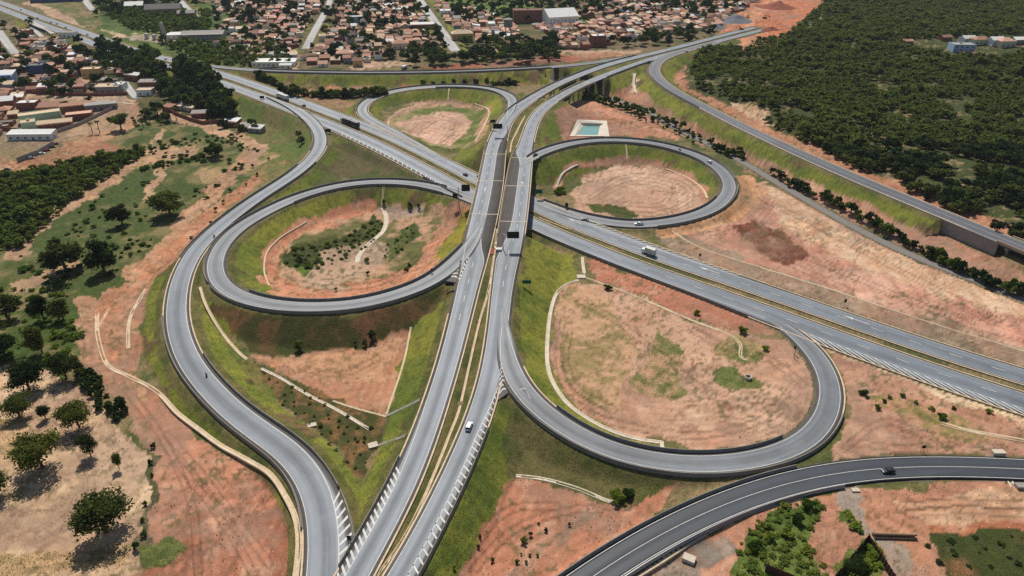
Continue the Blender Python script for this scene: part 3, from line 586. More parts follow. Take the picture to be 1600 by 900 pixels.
track([(993,115),(990,130),(993,145)], 3, (220,190,158), (206,170,136))
track([(1060,215),(1000,195),(930,165),(905,160)], 3, (206,146,116), (190,124,94))
track([(878,216),(890,195),(905,172)], 3, (200,140,108), (186,124,94))
track([(1140,282),(1165,285),(1180,300),(1165,325),(1120,345),(1040,358)], 8, (208,152,104), (196,138,92))
track([(240,640),(290,720),(340,790),(400,880)], 8, (200,138,106), (186,122,92))
track([(462,85),(458,108)], 5, (206,164,128), (190,146,108))
track([(555,105),(600,100),(640,98)], 6, (200,170,144), (180,140,110))
track([(740,78),(870,80),(985,82),(1000,80)], 3, (196,166,136), (180,140,110))
track([(1110,158),(1200,206),(1250,229),(1350,273),(1450,313),(1530,344),(1640,388)], 6, RB, RT)
track([(1165,62),(1170,25),(1230,-10)], 12, (222,150,104), (206,128,84))
track([(1325,772),(1350,800),(1385,845),(1430,905),(1490,990)], 6.4, (156,142,130), (178,152,132))
track([(398,284),(350,318),(300,365),(240,420),(190,462),(150,500)], 6, (204,138,96), (176,110,76))
track([(255,395),(215,440),(180,490),(160,540),(185,590)], 5, (206,142,100), (178,114,80))
track([(1370,790),(1420,840),(1460,905),(1500,980)], 6, (200,140,106), (186,124,92))
# wear of the bare soil: scraped pale streaks, darker damp patches, scattered weeds
soil = (Cc[:, 3] < 0.45) & ~cov
ca_, sa_ = math.cos(.5), math.sin(.5)
for ang, sd_ in ((.45, 101), (-.7, 111), (1.4, 121)):
    c_, s_ = math.cos(ang), math.sin(ang); U_ = gx * c_ + gyy * s_; V_ = -gx * s_ + gyy * c_
    gr_ = fbm(U_ * .09, V_, 1.6, sd_, 3); pm_ = smooth01(.5, .62, fbm(gx, gyy, 34, sd_ + 3, 3))
    Cc[:, :3] *= np.where(soil, 1 + (gr_ - .5) * .7 * pm_, 1.0)[:, None]
pale_ = smooth01(.56, .74, fbm(gx, gyy, 5, 131, 4)) * soil * .24; Cc[:, :3] = Cc[:, :3] * (1 - pale_[:, None]) + lin((226, 192, 160)) * pale_[:, None]
damp_ = smooth01(.54, .72, fbm(gx, gyy, 18, 141, 4)) * soil * .28; Cc[:, :3] = Cc[:, :3] * (1 - damp_[:, None]) + lin((146, 108, 86)) * damp_[:, None]
weed_ = smooth01(.6, .7, fbm(gx, gyy, 1.7, 151, 2)) * smooth01(.42, .66, fbm(gx, gyy, 26, 161, 3)) * soil * .75; Cc[:, :3] = Cc[:, :3] * (1 - weed_[:, None]) + lin((98, 96, 56)) * weed_[:, None]
# grader passes that follow the ramps round the bare loop floors, rain gullies, wheel tracks
gp_ = np.sin(dedge * 2 * math.pi / 2.6 + 4 * (mid - .5)) * smooth01(.4, .6, fbm(gx, gyy, 20, 181, 3)) * (dedge > 4) * (dedge < 31); Cc[:, :3] *= np.where(soil, 1 + .10 * gp_, 1.0)[:, None]
rg_ = 1 - np.abs(2 * fbm(gx + 6 * wx, gyy + 6 * wy, 16, 191, 4) - 1); gl_ = smooth01(.955, .985, rg_) * soil * smooth01(.45, .6, fbm(gx, gyy, 40, 195, 2)) * .5
Cc[:, :3] = Cc[:, :3] * (1 - gl_[:, None]) + lin((132, 92, 70)) * gl_[:, None]
spk_ = smooth01(.78, .84, fbm(gx, gyy, 0.9, 197, 2)) * soil * .25; Cc[:, :3] = Cc[:, :3] * (1 - spk_[:, None]) + lin((222, 200, 176)) * spk_[:, None]
def wheels_(line, sep=1.9, f=.68):
    C_ = catmull(np.c_[np.array(line, float), np.zeros(len(line))], 8)[:, :2]; d_ = pldist(ppx, ppy, C_, 40) / mpp
    k_ = (np.abs(d_ - sep / 2) < .32) & ~cov; Cc[k_, :3] *= f
for l_ in ([(255,690),(290,740),(330,790),(370,850),(400,905)], [(262,680),(310,735),(360,800),(420,880)], [(180,590),(230,650),(262,700),(300,790),(310,900)], [(60,880),(160,868),(240,880),(330,850)], [(900,640),(980,665),(1090,680),(1190,655),(1240,600)], [(905,470),(960,500),(1040,560),(1120,620),(1220,640)], [(1120,640),(1180,625),(1230,640),(1200,665),(1130,655)], [(1080,515),(1140,545),(1200,560),(1255,600)], [(880,500),(872,560),(890,610),(950,650)], [(890,520),(884,565),(905,610),(960,640)], [(740,890),(800,830),(880,800),(980,790)], [(720,880),(790,800),(870,790)], [(1320,700),(1380,660),(1450,680),(1560,700)], [(1330,690),(1400,700),(1500,705)], [(1160,330),(1240,390),(1350,440),(1500,500)], [(1190,310),(1290,360),(1400,420),(1560,500)], [(1130,340),(1210,400),(1330,455)], [(920,310),(980,275),(1060,285),(1080,310),(1020,335),(950,325)], [(940,305),(990,285),(1045,295),(1030,320),(965,318)], [(1420,790),(1500,785),(1600,790)], [(1420,802),(1500,797),(1600,802)], [(660,200),(690,185),(715,195),(690,220)], [(450,440),(520,450),(600,440),(650,405)], [(1060,160),(1150,215),(1240,262)], [(130,260),(60,275),(0,290)], [(470,575),(530,585),(590,560)], [(50,640),(120,700),(140,780),(60,840)]): wheels_(l_)
grs_ = (Cc[:, 3] >= 0.45) & ~cov
tuft_ = smooth01(.58, .72, fbm(gx, gyy, 1.5, 171, 2)) * grs_ * .4; Cc[:, :3] = Cc[:, :3] * (1 - tuft_[:, None]) + lin((52, 62, 30)) * tuft_[:, None]
verge_ = cov & (dedge > .25); paint(verge_, (88, 86, 46), (112, 102, 64), mid, .6); bed_ = cov & (dedge <= .25); Cc[bed_, :3] = lin((110, 104, 98)); Cc[bed_, 3] = .2
me = mesh_np('terrain', np.stack([gx, gyy, zz], 1),
    (lambda a: np.stack([a[:-1, :-1].ravel(), a[:-1, 1:].ravel(), a[1:, 1:].ravel(), a[1:, :-1].ravel()], 1))(np.arange(NR * NC).reshape(NR, NC)), smooth=True)
lum_ = (Cc[:, :3] @ np.array([.3, .55, .15]))[:, None]; ds_ = np.where(soil, .15, .10)[:, None]
Cc[:, :3] = Cc[:, :3] * (1 - ds_) + lum_ * np.array([1.04, 1.0, .94]) * ds_
tf_ = smooth01(.62, .74, fbm(gx, gyy, .8, 203, 2)) * smooth01(.4, .62, fbm(gx, gyy, 17, 207, 3)) * soil * .6; Cc[:, :3] = Cc[:, :3] * (1 - tf_[:, None]) + lin((92, 80, 48)) * tf_[:, None]
gy_ = smooth01(.52, .7, fbm(gx + 30 * wx, gyy + 30 * wy, 26, 211, 4)) * soil * .5; Cc[:, :3] = Cc[:, :3] * (1 - gy_[:, None]) + lin((150, 122, 106)) * gy_[:, None]
Cc[:, :3] *= np.array([.9, .88, .83]); Cc[:, :3] *= np.where(soil, .94, 1.0)[:, None]
ca = me.attributes.new('soil', 'FLOAT_COLOR', 'POINT'); ca.data.foreach_set('color', Cc.astype(np.float32).ravel())
tag(link('terrain', me, M['terrain']), kind='structure')
bm_ = MB(); bm_.quad((-9000, -3000, -14), (9000, -3000, -14), (9000, 12000, -14), (-9000, 12000, -14))
tag(bm_.build('ground', simple('distant_scrub_ground', (96, 96, 58), 1.0, 0.3, 0.02)), kind='structure')

# ------------------------------------------------------------------ road surfaces, markings, kerbs and barriers
def lane_band(r, s):
    """left and right limits of the running lanes (metres from the centre line, left positive)"""
    a = np.interp(s, r.s, r.wl); b = np.interp(s, r.s, r.wr); la, lb = .72 * a, -.72 * b
    k = smooth01(5.0, 5.8, a)
    if r is upL: la, lb = la * (1 - k) + .84 * a * k, lb * (1 - k) - .12 * b * k
    if r is upR: la, lb = la * (1 - k) + .02 * a * k, lb * (1 - k) - .86 * b * k
    return la, lb
def road_mesh(r):
    n = len(r.X); la, lb = lane_band(r, r.s); md = (la + lb) / 2; hw = (la - lb) / 2
    narrow = 1 - smooth01(2.4, 3.7, np.minimum(r.wl, r.wr))
    cols = [(r.wl, 0), (np.minimum(r.wl, la + .12 * r.wl), .05), (la, .95), (md + hw * .55, 1), (md + hw * .12, .72), (md - hw * .12, .72), (md - hw * .55, 1), (lb, .95), (np.maximum(-r.wr, lb - .12 * r.wr), .05), (-r.wr, 0)]
    V = []; lane = []; uv = []
    for w, lv in cols:
        V.append(np.c_[r.X[:, :2] + r.n * w[:, None], r.X[:, 2] + r.lift]); lane.append(np.maximum(lv, narrow * .9)); uv.append(np.c_[w, r.s, 0 * w])
    top = len(cols)
    for w in (r.wl, -r.wr):
        V.append(np.c_[r.X[:, :2] + r.n * w[:, None], r.X[:, 2] + r.lift - 0.6]); lane.append(np.zeros(n)); uv.append(np.c_[w, r.s, 0 * w])
    V = np.concatenate(V); F = []
    seq = [top] + list(range(top)) + [top + 1]
    i = np.arange(n - 1)
    for a, b in zip(seq[:-1], seq[1:]):
        F.append(np.stack([a * n + i, b * n + i, b * n + i + 1, a * n + i + 1], 1))
    me = mesh_np(r.name, V, np.concatenate(F))
    at = me.attributes.new('lane', 'FLOAT', 'POINT'); at.data.foreach_set('value', np.concatenate(lane).astype(np.float32))
    at = me.attributes.new('uvroad', 'FLOAT_VECTOR', 'POINT'); at.data.foreach_set('vector', np.concatenate(uv).astype(np.float32).ravel())
    r.obj = tag(link(r.name, me, M[r.mat]), kind='structure')
for r in ROADS.values(): road_mesh(r)
def at(r, s, off, dz=0.0):
    x = np.interp(s, r.s, r.X[:, 0]); y = np.interp(s, r.s, r.X[:, 1]); z = np.interp(s, r.s, r.X[:, 2])
    nx = np.interp(s, r.s, r.n[:, 0]); ny = np.interp(s, r.s, r.n[:, 1])
    return np.array([x + nx * off, y + ny * off, z + r.lift + dz])
def ribbon(mb, r, s0, s1, o0, o1, dz=0.03, step=3.0):
    ss = np.linspace(s0, s1, max(2, int(abs(s1 - s0) / step) + 1))
    f0 = o0 if callable(o0) else (lambda s: o0); f1 = o1 if callable(o1) else (lambda s: o1)
    A = [at(r, s, f0(s), dz) for s in ss]; B = [at(r, s, f1(s), dz) for s in ss]
    for k in range(len(ss) - 1): mb.quad(A[k], B[k], B[k + 1], A[k + 1])
MK = {}
def mk(r):
    if r.name not in MK: MK[r.name] = MB()
    return MK[r.name]
def WL(r): return lambda s: float(np.interp(s, r.s, r.wl))
def WR(r): return lambda s: -float(np.interp(s, r.s, r.wr))
def edge_lines(r, inL, inR, s0=0, s1=None, w=0.17):
    s1 = r.s[-1] if s1 is None else s1; a, b = WL(r), WR(r)
    if inL is not None: ribbon(mk(r), r, s0, s1, lambda s: a(s) - inL, lambda s: a(s) - inL - w)
    if inR is not None: ribbon(mk(r), r, s0, s1, lambda s: b(s) + inR + w, lambda s: b(s) + inR)
def dashes(r, off, s0, s1, ln=4.0, gap=8.0, w=0.2):
    s = s0
    while s < s1: ribbon(mk(r), r, s, min(s + ln, s1), off + w / 2, off - w / 2); s += ln + gap
def S(r, px, py): return float(r.s[near(r, px, py)])
ribbon(mk(north), north, 0, north.s[-1], 4.1, 3.92); edge_lines(north, None, .8, w=.18); edge_lines(south, .8, None, w=.18); ribbon(mk(south), south, 0, south.s[-1], -3.9, -4.08)
dashes(north, -.1, 0, north.s[-1]); dashes(south, .3, 0, south.s[-1])
_g1 = S(upL, 636, 735); _g0 = S(upR, 764, 598)
ribbon(mk(upL), upL, 0, upL.s[-1], lambda s: min(lane_band(upL, s)[1] - .1, 0) if WL(upL)(s) > 5 else WR(upL)(s) + 1.08, lambda s: (lane_band(upL, s)[1] - .1 if WL(upL)(s) > 5 else WR(upL)(s) + 1.08) - .18); _li = lambda s: WL(upL)(s) - 2.0 + 1.1 * float(smooth01(_g1 - 10, _g1 + 30, s)); ribbon(mk(upL), upL, 0, upL.s[-1], _li, lambda s: _li(s) - .18)
ribbon(mk(upR), upR, 0, upR.s[-1], lambda s: lane_band(upR, s)[0] + .2 if WL(upR)(s) > 5 else WL(upR)(s) - .7, lambda s: (lane_band(upR, s)[0] + .2 if WL(upR)(s) > 5 else WL(upR)(s) - .7) - .18); edge_lines(upR, None, .7, _g0 + 20, None, .18)
def mid_dashes(r, s0, s1):
    s = s0
    while s < s1:
        m_ = sum(lane_band(r, s)) / 2; ribbon(mk(r), r, s, min(s + 4, s1), m_ + .1, m_ - .1); s += 12
mid_dashes(upL, S(upL, 717, 500), upL.s[-1]); mid_dashes(upR, S(upR, 785, 450), upR.s[-1])
for r in (rL, rR, rT, rB): edge_lines(r, 1.0, 1.0, 12, r.s[-1] - 14)
edge_lines(rA, None, .9, 20); 
_al = lambda s: min(WL(rA)(s), 4.3) - 1.0
ribbon(mk(rA), rA, 25, rA.s[-1], _al, lambda s: _al(s) - .22)
for r in (r6, r7, r10): edge_lines(r, .5, .5)
dashes(r6, 0, 0, r6.s[-1], 3000, 1, .14); dashes(r7, .1, S(r7, 1150, 193), r7.s[-1], 3000, 1, .16)
def gore(r, s0, s1, f0, f1, n, slant=2.5, w=0.45):
    """painted diagonal bars between two offsets"""
    for k in range(n):
        s = s0 + (s1 - s0) * k / (n - 1); a = f0(s) if callable(f0) else f0; b = f1(s) if callable(f1) else f1
        if abs(a - b) < .3: continue
        mk(r).quad(at(r, s, a, .03), at(r, s + w, a, .03), at(r, s + slant + w, b, .03), at(r, s + slant, b, .03))
# hatched strips
gore(rA, S(rA, 498, 790), S(rA, 504, 895), _al, lambda s: WL(rA)(s) - .2, 9, -2.5, .8)
gore(upL, S(upL, 552, 905), S(upL, 640, 735), lambda s: WL(upL)(s) - .15, lambda s: _li(s), 17, -2.0, .75)
_rr = lambda s: -float(np.interp(s, [S(upR, 629, 898), S(upR, 739, 675), S(upR, 764, 600)], [1.2, 1.3, 3.0]))
gore(upR, S(upR, 615, 920), S(upR, 760, 610), _rr, lambda s: WR(upR)(s) + .2, 30, -1.5, .5)
ribbon(mk(upR), upR, S(upR, 615, 920), S(upR, 764, 600), _rr, lambda s: _rr(s) - .2)
gore(south, S(south, 720, 300), S(south, 540, 215), -4.1, lambda s: WR(south)(s) + .3, 26, 3, .7)
gore(south, S(south, 1228, 505), S(south, 1640, 640), -4.1, lambda s: WR(south)(s) + .2, 27, 7, .8)
gore(north, S(north, 905, 340), S(north, 1130, 425), 4.2, lambda s: WL(north)(s) - .2, 24, 4.5, .75)
def road_z(X):
    b_ = (1e9, 0)
    for r in (upL, upR, rL, rB, rA, south, north):
        d_ = (r.X[:, 0] - X[0]) ** 2 + (r.X[:, 1] - X[1]) ** 2; i = int(d_.argmin())
        if d_[i] < b_[0]: b_ = (d_[i], r.X[i, 2])
    return b_[1]
def wedge(r, apex, left, right, n, name):
    """paved nose between a main road and its ramp, with painted chevrons"""
    def pt(q):
        X = unproj(q[0], q[1], 9.5)
        for _ in range(3): X = unproj(q[0], q[1], road_z(X) + .07)
        return X
    A_, L_, R_ = pt(apex), pt(left), pt(right); mb = MB(); K = 8
    def P_(t, s): return A_ + (L_ + (R_ - L_) * s - A_) * t
    def Z_(p, d): q = p.copy(); q[2] += d; return q
    for k in range(K):
        for j in range(4): mb.quad(*[Z_(P_(a, b), 0) for a, b in ((k / K, j / 4), ((k + 1) / K, j / 4), ((k + 1) / K, (j + 1) / 4), (k / K, (j + 1) / 4))])
    o = mb.build(name, M['nose'], r.obj); tag(o, kind='structure'); w = .75 / max(1, float(np.linalg.norm(L_ - A_)))
    for k in range(n):
        t = .16 + .82 * k / n
        for s0, s1, u in ((0, .5, -.07), (1, .5, -.07)):
            q = [Z_(P_(t, s0), .012), Z_(P_(t + u, s1), .012), Z_(P_(t + u + w, s1), .012), Z_(P_(t + w, s0), .012)]
            mk(r).quad(*(q if s0 == 0 else q[::-1]))
    for s in (0, 1):
        e = .02 if s == 0 else -.02
        mk(r).quad(*[Z_(P_(a, b), .014) for a, b in ((0, s), (1, s), (1, s + e * 1.6), (0, s + e * 1.6))])
M['nose'] = simple('paved_nose_asphalt', (92, 88, 84), .85, .2, .6)
wedge(upL, (735, 398), (692, 438), (717, 442), 7, 'painted_nose')
wedge(upR, (783, 562), (777, 626), (795, 613), 7, 'painted_nose')
def arrow(r, px, py, off, ln=7.0, rev=False):
    s = S(r, px, py); d = -1 if rev else 1
    mk(r).poly([at(r, s, off - .15, .034), at(r, s, off + .15, .034), at(r, s + d * ln * .6, off + .15, .034), at(r, s + d * ln * .6, off + .6, .034), at(r, s + d * ln, off, .034), at(r, s + d * ln * .6, off - .6, .034), at(r, s + d * ln * .6, off - .15, .034)][::(-1 if rev else 1)])
arrow(north, 1122, 427, 1.6, 9, True); arrow(north, 1355, 503, 1.6, 9, True); arrow(north, 906, 354, 1.8, 9, True); arrow(upL, 742, 350, 2.0, 5, True); arrow(upL, 756, 290, 2.0, 5, True); arrow(upR, 815, 290, -1.8, 5)
s_ = S(rB, 815, 612)
for o_, q_ in ((1.5, -1.5),):   # give-way triangle outline
    A_, B_, C_ = at(rB, s_ + 5, 0, .034), at(rB, s_, .9, .034), at(rB, s_, -.9, .034)
    ce = (A_ + B_ + C_) / 3
    for p, q in ((A_, B_), (B_, C_), (C_, A_)): mk(rB).quad(p, q, ce + (q - ce) * .84, ce + (p - ce) * .84)
for k_, mb in MK.items(): tag(mb.build('painted_marking', M['white_paint'], ROADS[k_].obj), kind='structure')
def sweep(r, side, s0, s1, prof, name, mat, dz=0.0, parent=None, step=2.5, inset=0.0):
    """prof: (offset from the road edge, height); side +1 left, -1 right"""
    ss = np.linspace(s0, s1, max(2, int(abs(s1 - s0) / step) + 1)); V = []; m = len(prof)
    fw = WL(r) if side > 0 else WR(r)
    for s in ss:
        e = fw(s)
        for o, h in prof: V.append(at(r, s, e + side * (o - inset), h + dz))
    n = len(ss); F = []
    i = np.arange(n - 1)
    for a in range(m):
        b = (a + 1) % m; F.append(np.stack([i * m + a, i * m + b, (i + 1) * m + b, (i + 1) * m + a], 1))
    V = np.array(V); me = bpy.data.meshes.new(name)
    me.from_pydata([tuple(v) for v in V], [], [tuple(map(int, f)) for f in np.concatenate(F)] + [tuple(range(m)), tuple(range((n - 1) * m, n * m))[::-1]])
    bm = bmesh.new(); bm.from_mesh(me); bmesh.ops.recalc_face_normals(bm, faces=bm.faces); bm.to_mesh(me); bm.free()
    return link(name, me, mat, parent)
JERSEY = [(-.08, -.4), (-.08, .08), (.12, .30), (.20, .92), (.40, .92), (.48, .30), (.62, .08), (.62, -.4)]
KERB = [(0.0, -.4), (0.0, .12), (.42, .12), (.42, -.4)]
def barrier(r, side, a, b, label, mat='dark_conc', prof=None):
    s0, s1 = sorted((S(r, *a), S(r, *b))); o = sweep(r, side, s0, s1, prof or JERSEY, 'concrete_barrier', M[mat]); return tag(o, label, 'barrier')
def kerb(r, side, a=None, b=None):
    s0, s1 = (0, r.s[-1]) if a is None else sorted((S(r, *a), S(r, *b)))
    o = sweep(r, side, s0, s1, KERB, 'kerb', M['cream_conc'], 0.0, r.obj, inset=0.05); tag(o, kind='structure')
for r in (north, south): kerb(r, 1); kerb(r, -1)
kerb(rA, -1, (470, 175), (498, 950)); kerb(rA, 1, (500, 230), (300, 573))
kerb(upL, 1, (530, 940), (720, 490)); kerb(upL, -1, (530, 940), (760, 330)); kerb(upR, 1, (600, 940), (795, 390)); kerb(upL, 1, (776, 222), (800, 180))
kerb(upR, -1, (745, 665), (764, 598)); kerb(upR, -1, (819, 222), (862, 157)); kerb(upL, -1, (778, 220), (830, 155)); kerb(upR, 1, (817, 230), (862, 157))
kerb(rB, -1, (1294, 648), (1240, 515)); kerb(rB, 1, (795, 575), (850, 647)); kerb(r7, 1); kerb(r7, -1, (1030, 125), (1520, 354)); kerb(rT, 1, (655, 228), (571, 160)); kerb(rT, -1, (620, 209), (750, 136))
barrier(rL, 1, (690, 430), (345, 447), 'long curved concrete barrier on the lower outer edge of the left loop ramp')
barrier(rL, 1, (340, 440), (690, 295), 'long curved concrete barrier on the upper outer edge of the left loop ramp')
barrier(rL, -1, (735, 385), (372, 464), 'curved concrete barrier along the inner lower edge of the left loop ramp')
barrier(rL, -1, (450, 314), (700, 297), 'concrete barrier on the inner edge of the left loop, above its upper grass slope')
barrier(rR, 1, (832, 246), (1137, 280), 'long curved barrier round the outer edge of the right loop ramp above the pond')
barrier(rR, 1, (1141, 290), (1022, 351), 'curved barrier on the outer lower edge of the right loop ramp by the dirt track')
barrier(rR, -1, (835, 244), (1110, 255), 'curved barrier on the inner upper edge of the right loop ramp')
barrier(rR, -1, (1133, 308), (840, 316), 'curved barrier on the inner lower edge of the right loop, running on to the overpass')
barrier(rT, 1, (564, 173), (795, 150), 'curved barrier round the outer edge of the far loop ramp')
barrier(rT, -1, (680, 135), (800, 160), 'curved barrier on the inner far edge of the far loop ramp')
barrier(rB, -1, (805, 597), (1294, 645), 'heavy curved barrier round the outer edge of the near loop ramp')
barrier(rB, 1, (850, 647), (1240, 701), 'curved barrier on the inner edge of the near loop beside its pale drain')
barrier(rA, -1, (276, 490), (446, 699), 'concrete barrier on the outer edge of the left ramp above the grass bank')
barrier(rA, -1, (447, 700), (502, 815), 'short concrete barrier on the outer edge at the lower end of the left ramp')
barrier(rA, -1, (478, 258), (300, 400), 'low barrier on the outer edge of the left ramp above the scrub field')
barrier(rA, 1, (292, 560), (500, 775), 'concrete barrier on the inner edge of the left ramp above the triangular field')
barrier(rA, 1, (502, 780), (508, 850), 'short barrier closing the hatched strip of the left ramp at its lower tip')
barrier(rA, 1, (480, 254), (350, 348), 'low barrier on the inner edge of the left ramp opposite the left loop')
barrier(rA, -1, (420, 152), (497, 235), 'barrier on the outer edge where the left ramp leaves the lower highway')
barrier(upL, 1, (560, 890), (650, 715), 'dark barrier on the left edge of the upper highway beside its hatched bars')
barrier(upL, 1, (803, 176), (1000, 89), 'barrier along the town side of the upper highway beyond the far loop')
barrier(upR, -1, (612, 925), (742, 668), 'barrier on the right edge of the upper highway along the long hatched strip')
barrier(upR, -1, (940, 119), (1010, 95), 'barrier on the upper highway between the far bridge and the right-hand ramp')
barrier(r6, 1, (870, 935), (1262, 745), 'long barrier on the upper edge of the dark new road in front')
barrier(r6, -1, (870, 935), (1300, 738), 'long barrier on the lower edge of the dark new road in front', 'steel')
barrier(r10, -1, (400, 110), (860, 105), 'thin dark barrier along the near edge of the far straight ramp')
barrier(r10, 1, (400, 110), (860, 105), 'thin dark barrier along the town edge of the far straight ramp')
barrier(r7, -1, (1020, 108), (1100, 167), 'barrier on the inner edge of the right-hand ramp at its tight bend')
barrier(south, -1, (680, 272), (735, 306), 'short barrier on the near edge of the lower highway before the overpass')
barrier(south, -1, (840, 368), (1180, 480), 'dark barrier on the near edge of the lower highway above the near loop field')
# ------------------------------------------------------------------ overpass bridges
def bridge(name, label, roads, pier_at, thick=1.5, joints=()):
    t = thing(name, label, 'bridge', (0, 0, 0))
    for r, (i, j) in roads:
        s0, s1 = r.s[i], r.s[j]; a, b = WL(r), WR(r); mb = MB(); n = 14
        ss = np.linspace(s0 - 2, s1 + 2, n)
        for k in range(n - 1):
            T = [at(r, ss[k], a(ss[k]) + .55, -.08), at(r, ss[k], b(ss[k]) - .55, -.08), at(r, ss[k + 1], b(ss[k + 1]) - .55, -.08), at(r, ss[k + 1], a(ss[k + 1]) + .55, -.08)]
            Bq = [p - np.array([0, 0, .45]) for p in T]
            mb.quad(*T); mb.quad(*Bq[::-1])
            mb.quad(T[0], T[3], Bq[3], Bq[0]); mb.quad(T[2], T[1], Bq[1], Bq[2])
            if k == 0: mb.quad(T[1], T[0], Bq[0], Bq[1])
            if k == n - 2: mb.quad(T[3], T[2], Bq[2], Bq[3])
        mb.build('deck', M['grey_conc'], t)
        for o in (-.72, -.24, .24, .72):
            g = MB(); w_ = lambda s: (a(s) if o > 0 else -b(s)) * o
            for k in range(n - 1):
                P = []
                for s in (ss[k], ss[k + 1]):
                    c = w_(s)
                    for d, h in ((.3, -.55), (.3, -thick), (-.3, -thick), (-.3, -.55)): P.append(at(r, s, c + d, h))
                for q in ((0, 4, 5, 1), (1, 5, 6, 2), (2, 6, 7, 3)): g.quad(*[P[z] for z in q])
                if k == 0: g.quad(P[0], P[1], P[2], P[3])
                if k == n - 2: g.quad(P[7], P[6], P[5], P[4])
            g.build('girder', M['grey_conc'], t)
        for sd in (1, -1):
            sweep(r, sd, s0 - 1, s1 + 1, [(-.05, -.3), (-.05, .12), (.12, .3), (.2, .9), (.42, .9), (.5, -.55), (.3, -.55)], 'parapet', M['cream_conc'], 0.0, t)
        for f in pier_at:
            s = s0 + (s1 - s0) * f; cap = MB(); tx, ty = np.interp(s, r.s, r.t[:, 0]), np.interp(s, r.s, r.t[:, 1])
            c = at(r, s, (a(s) + b(s)) / 2, -thick - .5); rz = math.atan2(ty, tx)
            cap.box(c, (1.4, (a(s) - b(s)) * .86, 1.0), rz=rz); cap.build('pier_cap', M['grey_conc'], t)
            for o in (.55, -.55):
                p = at(r, s, (a(s) if o > 0 else -b(s)) * o, -thick - 1.0); h = float(height(p[0], p[1])) - .5
                c2 = MB(); c2.tube((p[0], p[1], h), tuple(p), .55, .55, 14); c2.build('pier', M['grey_conc'], t)
        for f in joints:
            s = s0 + (s1 - s0) * f; jm = MB(); ribbon(jm, r, s - .25, s + .25, a(s) + .1, b(s) - .1, .036); jm.build('expansion_joint', M['pale_conc'], t)
    return t
bridge('overpass_bridge', 'twin concrete overpass carrying the upper highway across the lower highway', [(upL, BL), (upR, BR)], (.04, .34, .66, .96), joints=(.13, .55, .96))
bridge('railway_bridge', 'curved concrete bridge carrying the upper highway over the railway', [(upL, B2L), (upR, B2R)], (.06, .36, .66, .94), joints=(.0, .34, .67, 1.0))
bridge('ramp_bridge', 'concrete bridge at the right edge carrying the ramp over the railway', [(r7, B7)], (.1, .5, .9))
# retaining wall before the ramp bridge
o = sweep(r7, -1, S(r7, 1478, 337), r7.s[B7[0]], [(.02, -9.5), (.02, .05), (.5, .05), (.5, -9.5)], 'retaining_wall', M['grey_conc'])
tag(o, 'weathered concrete retaining wall holding up the right-hand ramp before its bridge', 'wall')
#@@OBJECTS
# ------------------------------------------------------------------ drains, gutters and other flat concrete
def drape(line, w, name, label, cat, mat, dz=0.14, lift=0.1, group=None, kind=None):
    L_ = np.array(line, float)
    C = catmull(np.c_[L_, np.zeros(len(L_))], 6); X = ground(C[:, 0], C[:, 1]); X = resample(X, 1.5); X = gsmooth(X, 1.2)
    t = np.gradient(X[:, :2], axis=0); t /= np.maximum(np.hypot(*t.T), 1e-6)[:, None]; n = np.stack([-t[:, 1], t[:, 0]], 1)
    A = X[:, :2] + n * w / 2; B = X[:, :2] - n * w / 2
    z = np.maximum(np.maximum(height(A[:, 0], A[:, 1]), height(B[:, 0], B[:, 1])), height(X[:, 0], X[:, 1])) + lift
    m = len(X); V = np.concatenate([np.c_[A, z + dz * .5], np.c_[X[:, :2] + n * w * .3, z + dz * .5], np.c_[X[:, :2] + n * w * .22, z - .05], np.c_[X[:, :2] - n * w * .22, z - .05], np.c_[X[:, :2] - n * w * .3, z + dz * .5], np.c_[B, z + dz * .5], np.c_[A, z - .6], np.c_[B, z - .6]])
    i = np.arange(m - 1); F = []
    for a, b in ((6, 0), (0, 1), (1, 2), (2, 3), (3, 4), (4, 5), (5, 7)): F.append(np.stack([a * m + i, b * m + i, b * m + i + 1, a * m + i + 1], 1))
    o = link(name, mesh_np(name, V, np.concatenate(F)), M[mat]); return tag(o, label, cat, group, kind)
def drain(line, w, label, mat='cream_conc'): return drape(line, w * .8, 'drainage_channel', label, 'drain', mat, .1, .04)
drain([(152,490),(152,520),(160,555),(172,575),(200,588),(245,612),(275,645),(310,672),(345,698),(400,728),(425,745),(445,775),(462,810),(467,850),(462,905)], 1.7, 'long pale drainage channel along the red earth below the left ramp')
drain([(228,452),(206,490),(200,520),(201,545)], 1.5, 'short pale drainage channel on the grass left of the left ramp')
drain([(170,483),(162,498),(154,512)], 1.0, 'small stub of pale channel joining the long drain at its upper end')
drain([(313,450),(322,478),(345,518),(372,550),(386,562)], 1.3, 'pale channel down the grass between the left ramp and the left loop')
drain([(408,576),(440,592),(480,617),(530,643),(578,672)], 1.3, 'pale diagonal drain along the lower side of the triangular field', 'pale_conc')
drain([(520,627),(560,640),(603,651)], 0.9, 'narrow drain on the bottom edge of the triangular field')
drain([(642,512),(630,570),(604,648)], 0.8, 'straight pale drain on the right edge of the triangular field')
drain([(604,650),(630,638),(662,624)], 1.2, 'dark stepped chute from the upper highway to the triangular field', 'grey_conc')
drain([(582,698),(610,690),(640,680)], 1.2, 'chute with pale outlet slab below the upper highway', 'grey_conc')
drain([(778,352),(774,385),(766,440),(758,475),(750,500),(735,565),(718,640),(705,675),(670,762),(632,840),(586,905)], 0.95, 'long cream median gutter down the middle of the upper highway')
drain([(820,182),(808,205),(800,222),(797,238)], 0.95, 'cream median gutter of the upper highway beyond the overpass')
drain([(905,437),(875,452),(861,485),(855,540),(857,580),(870,610),(895,640),(940,668),(985,685),(1034,692)], 1.7, 'wide pale channel round the foot of the grass inside the near loop', 'pale_conc')
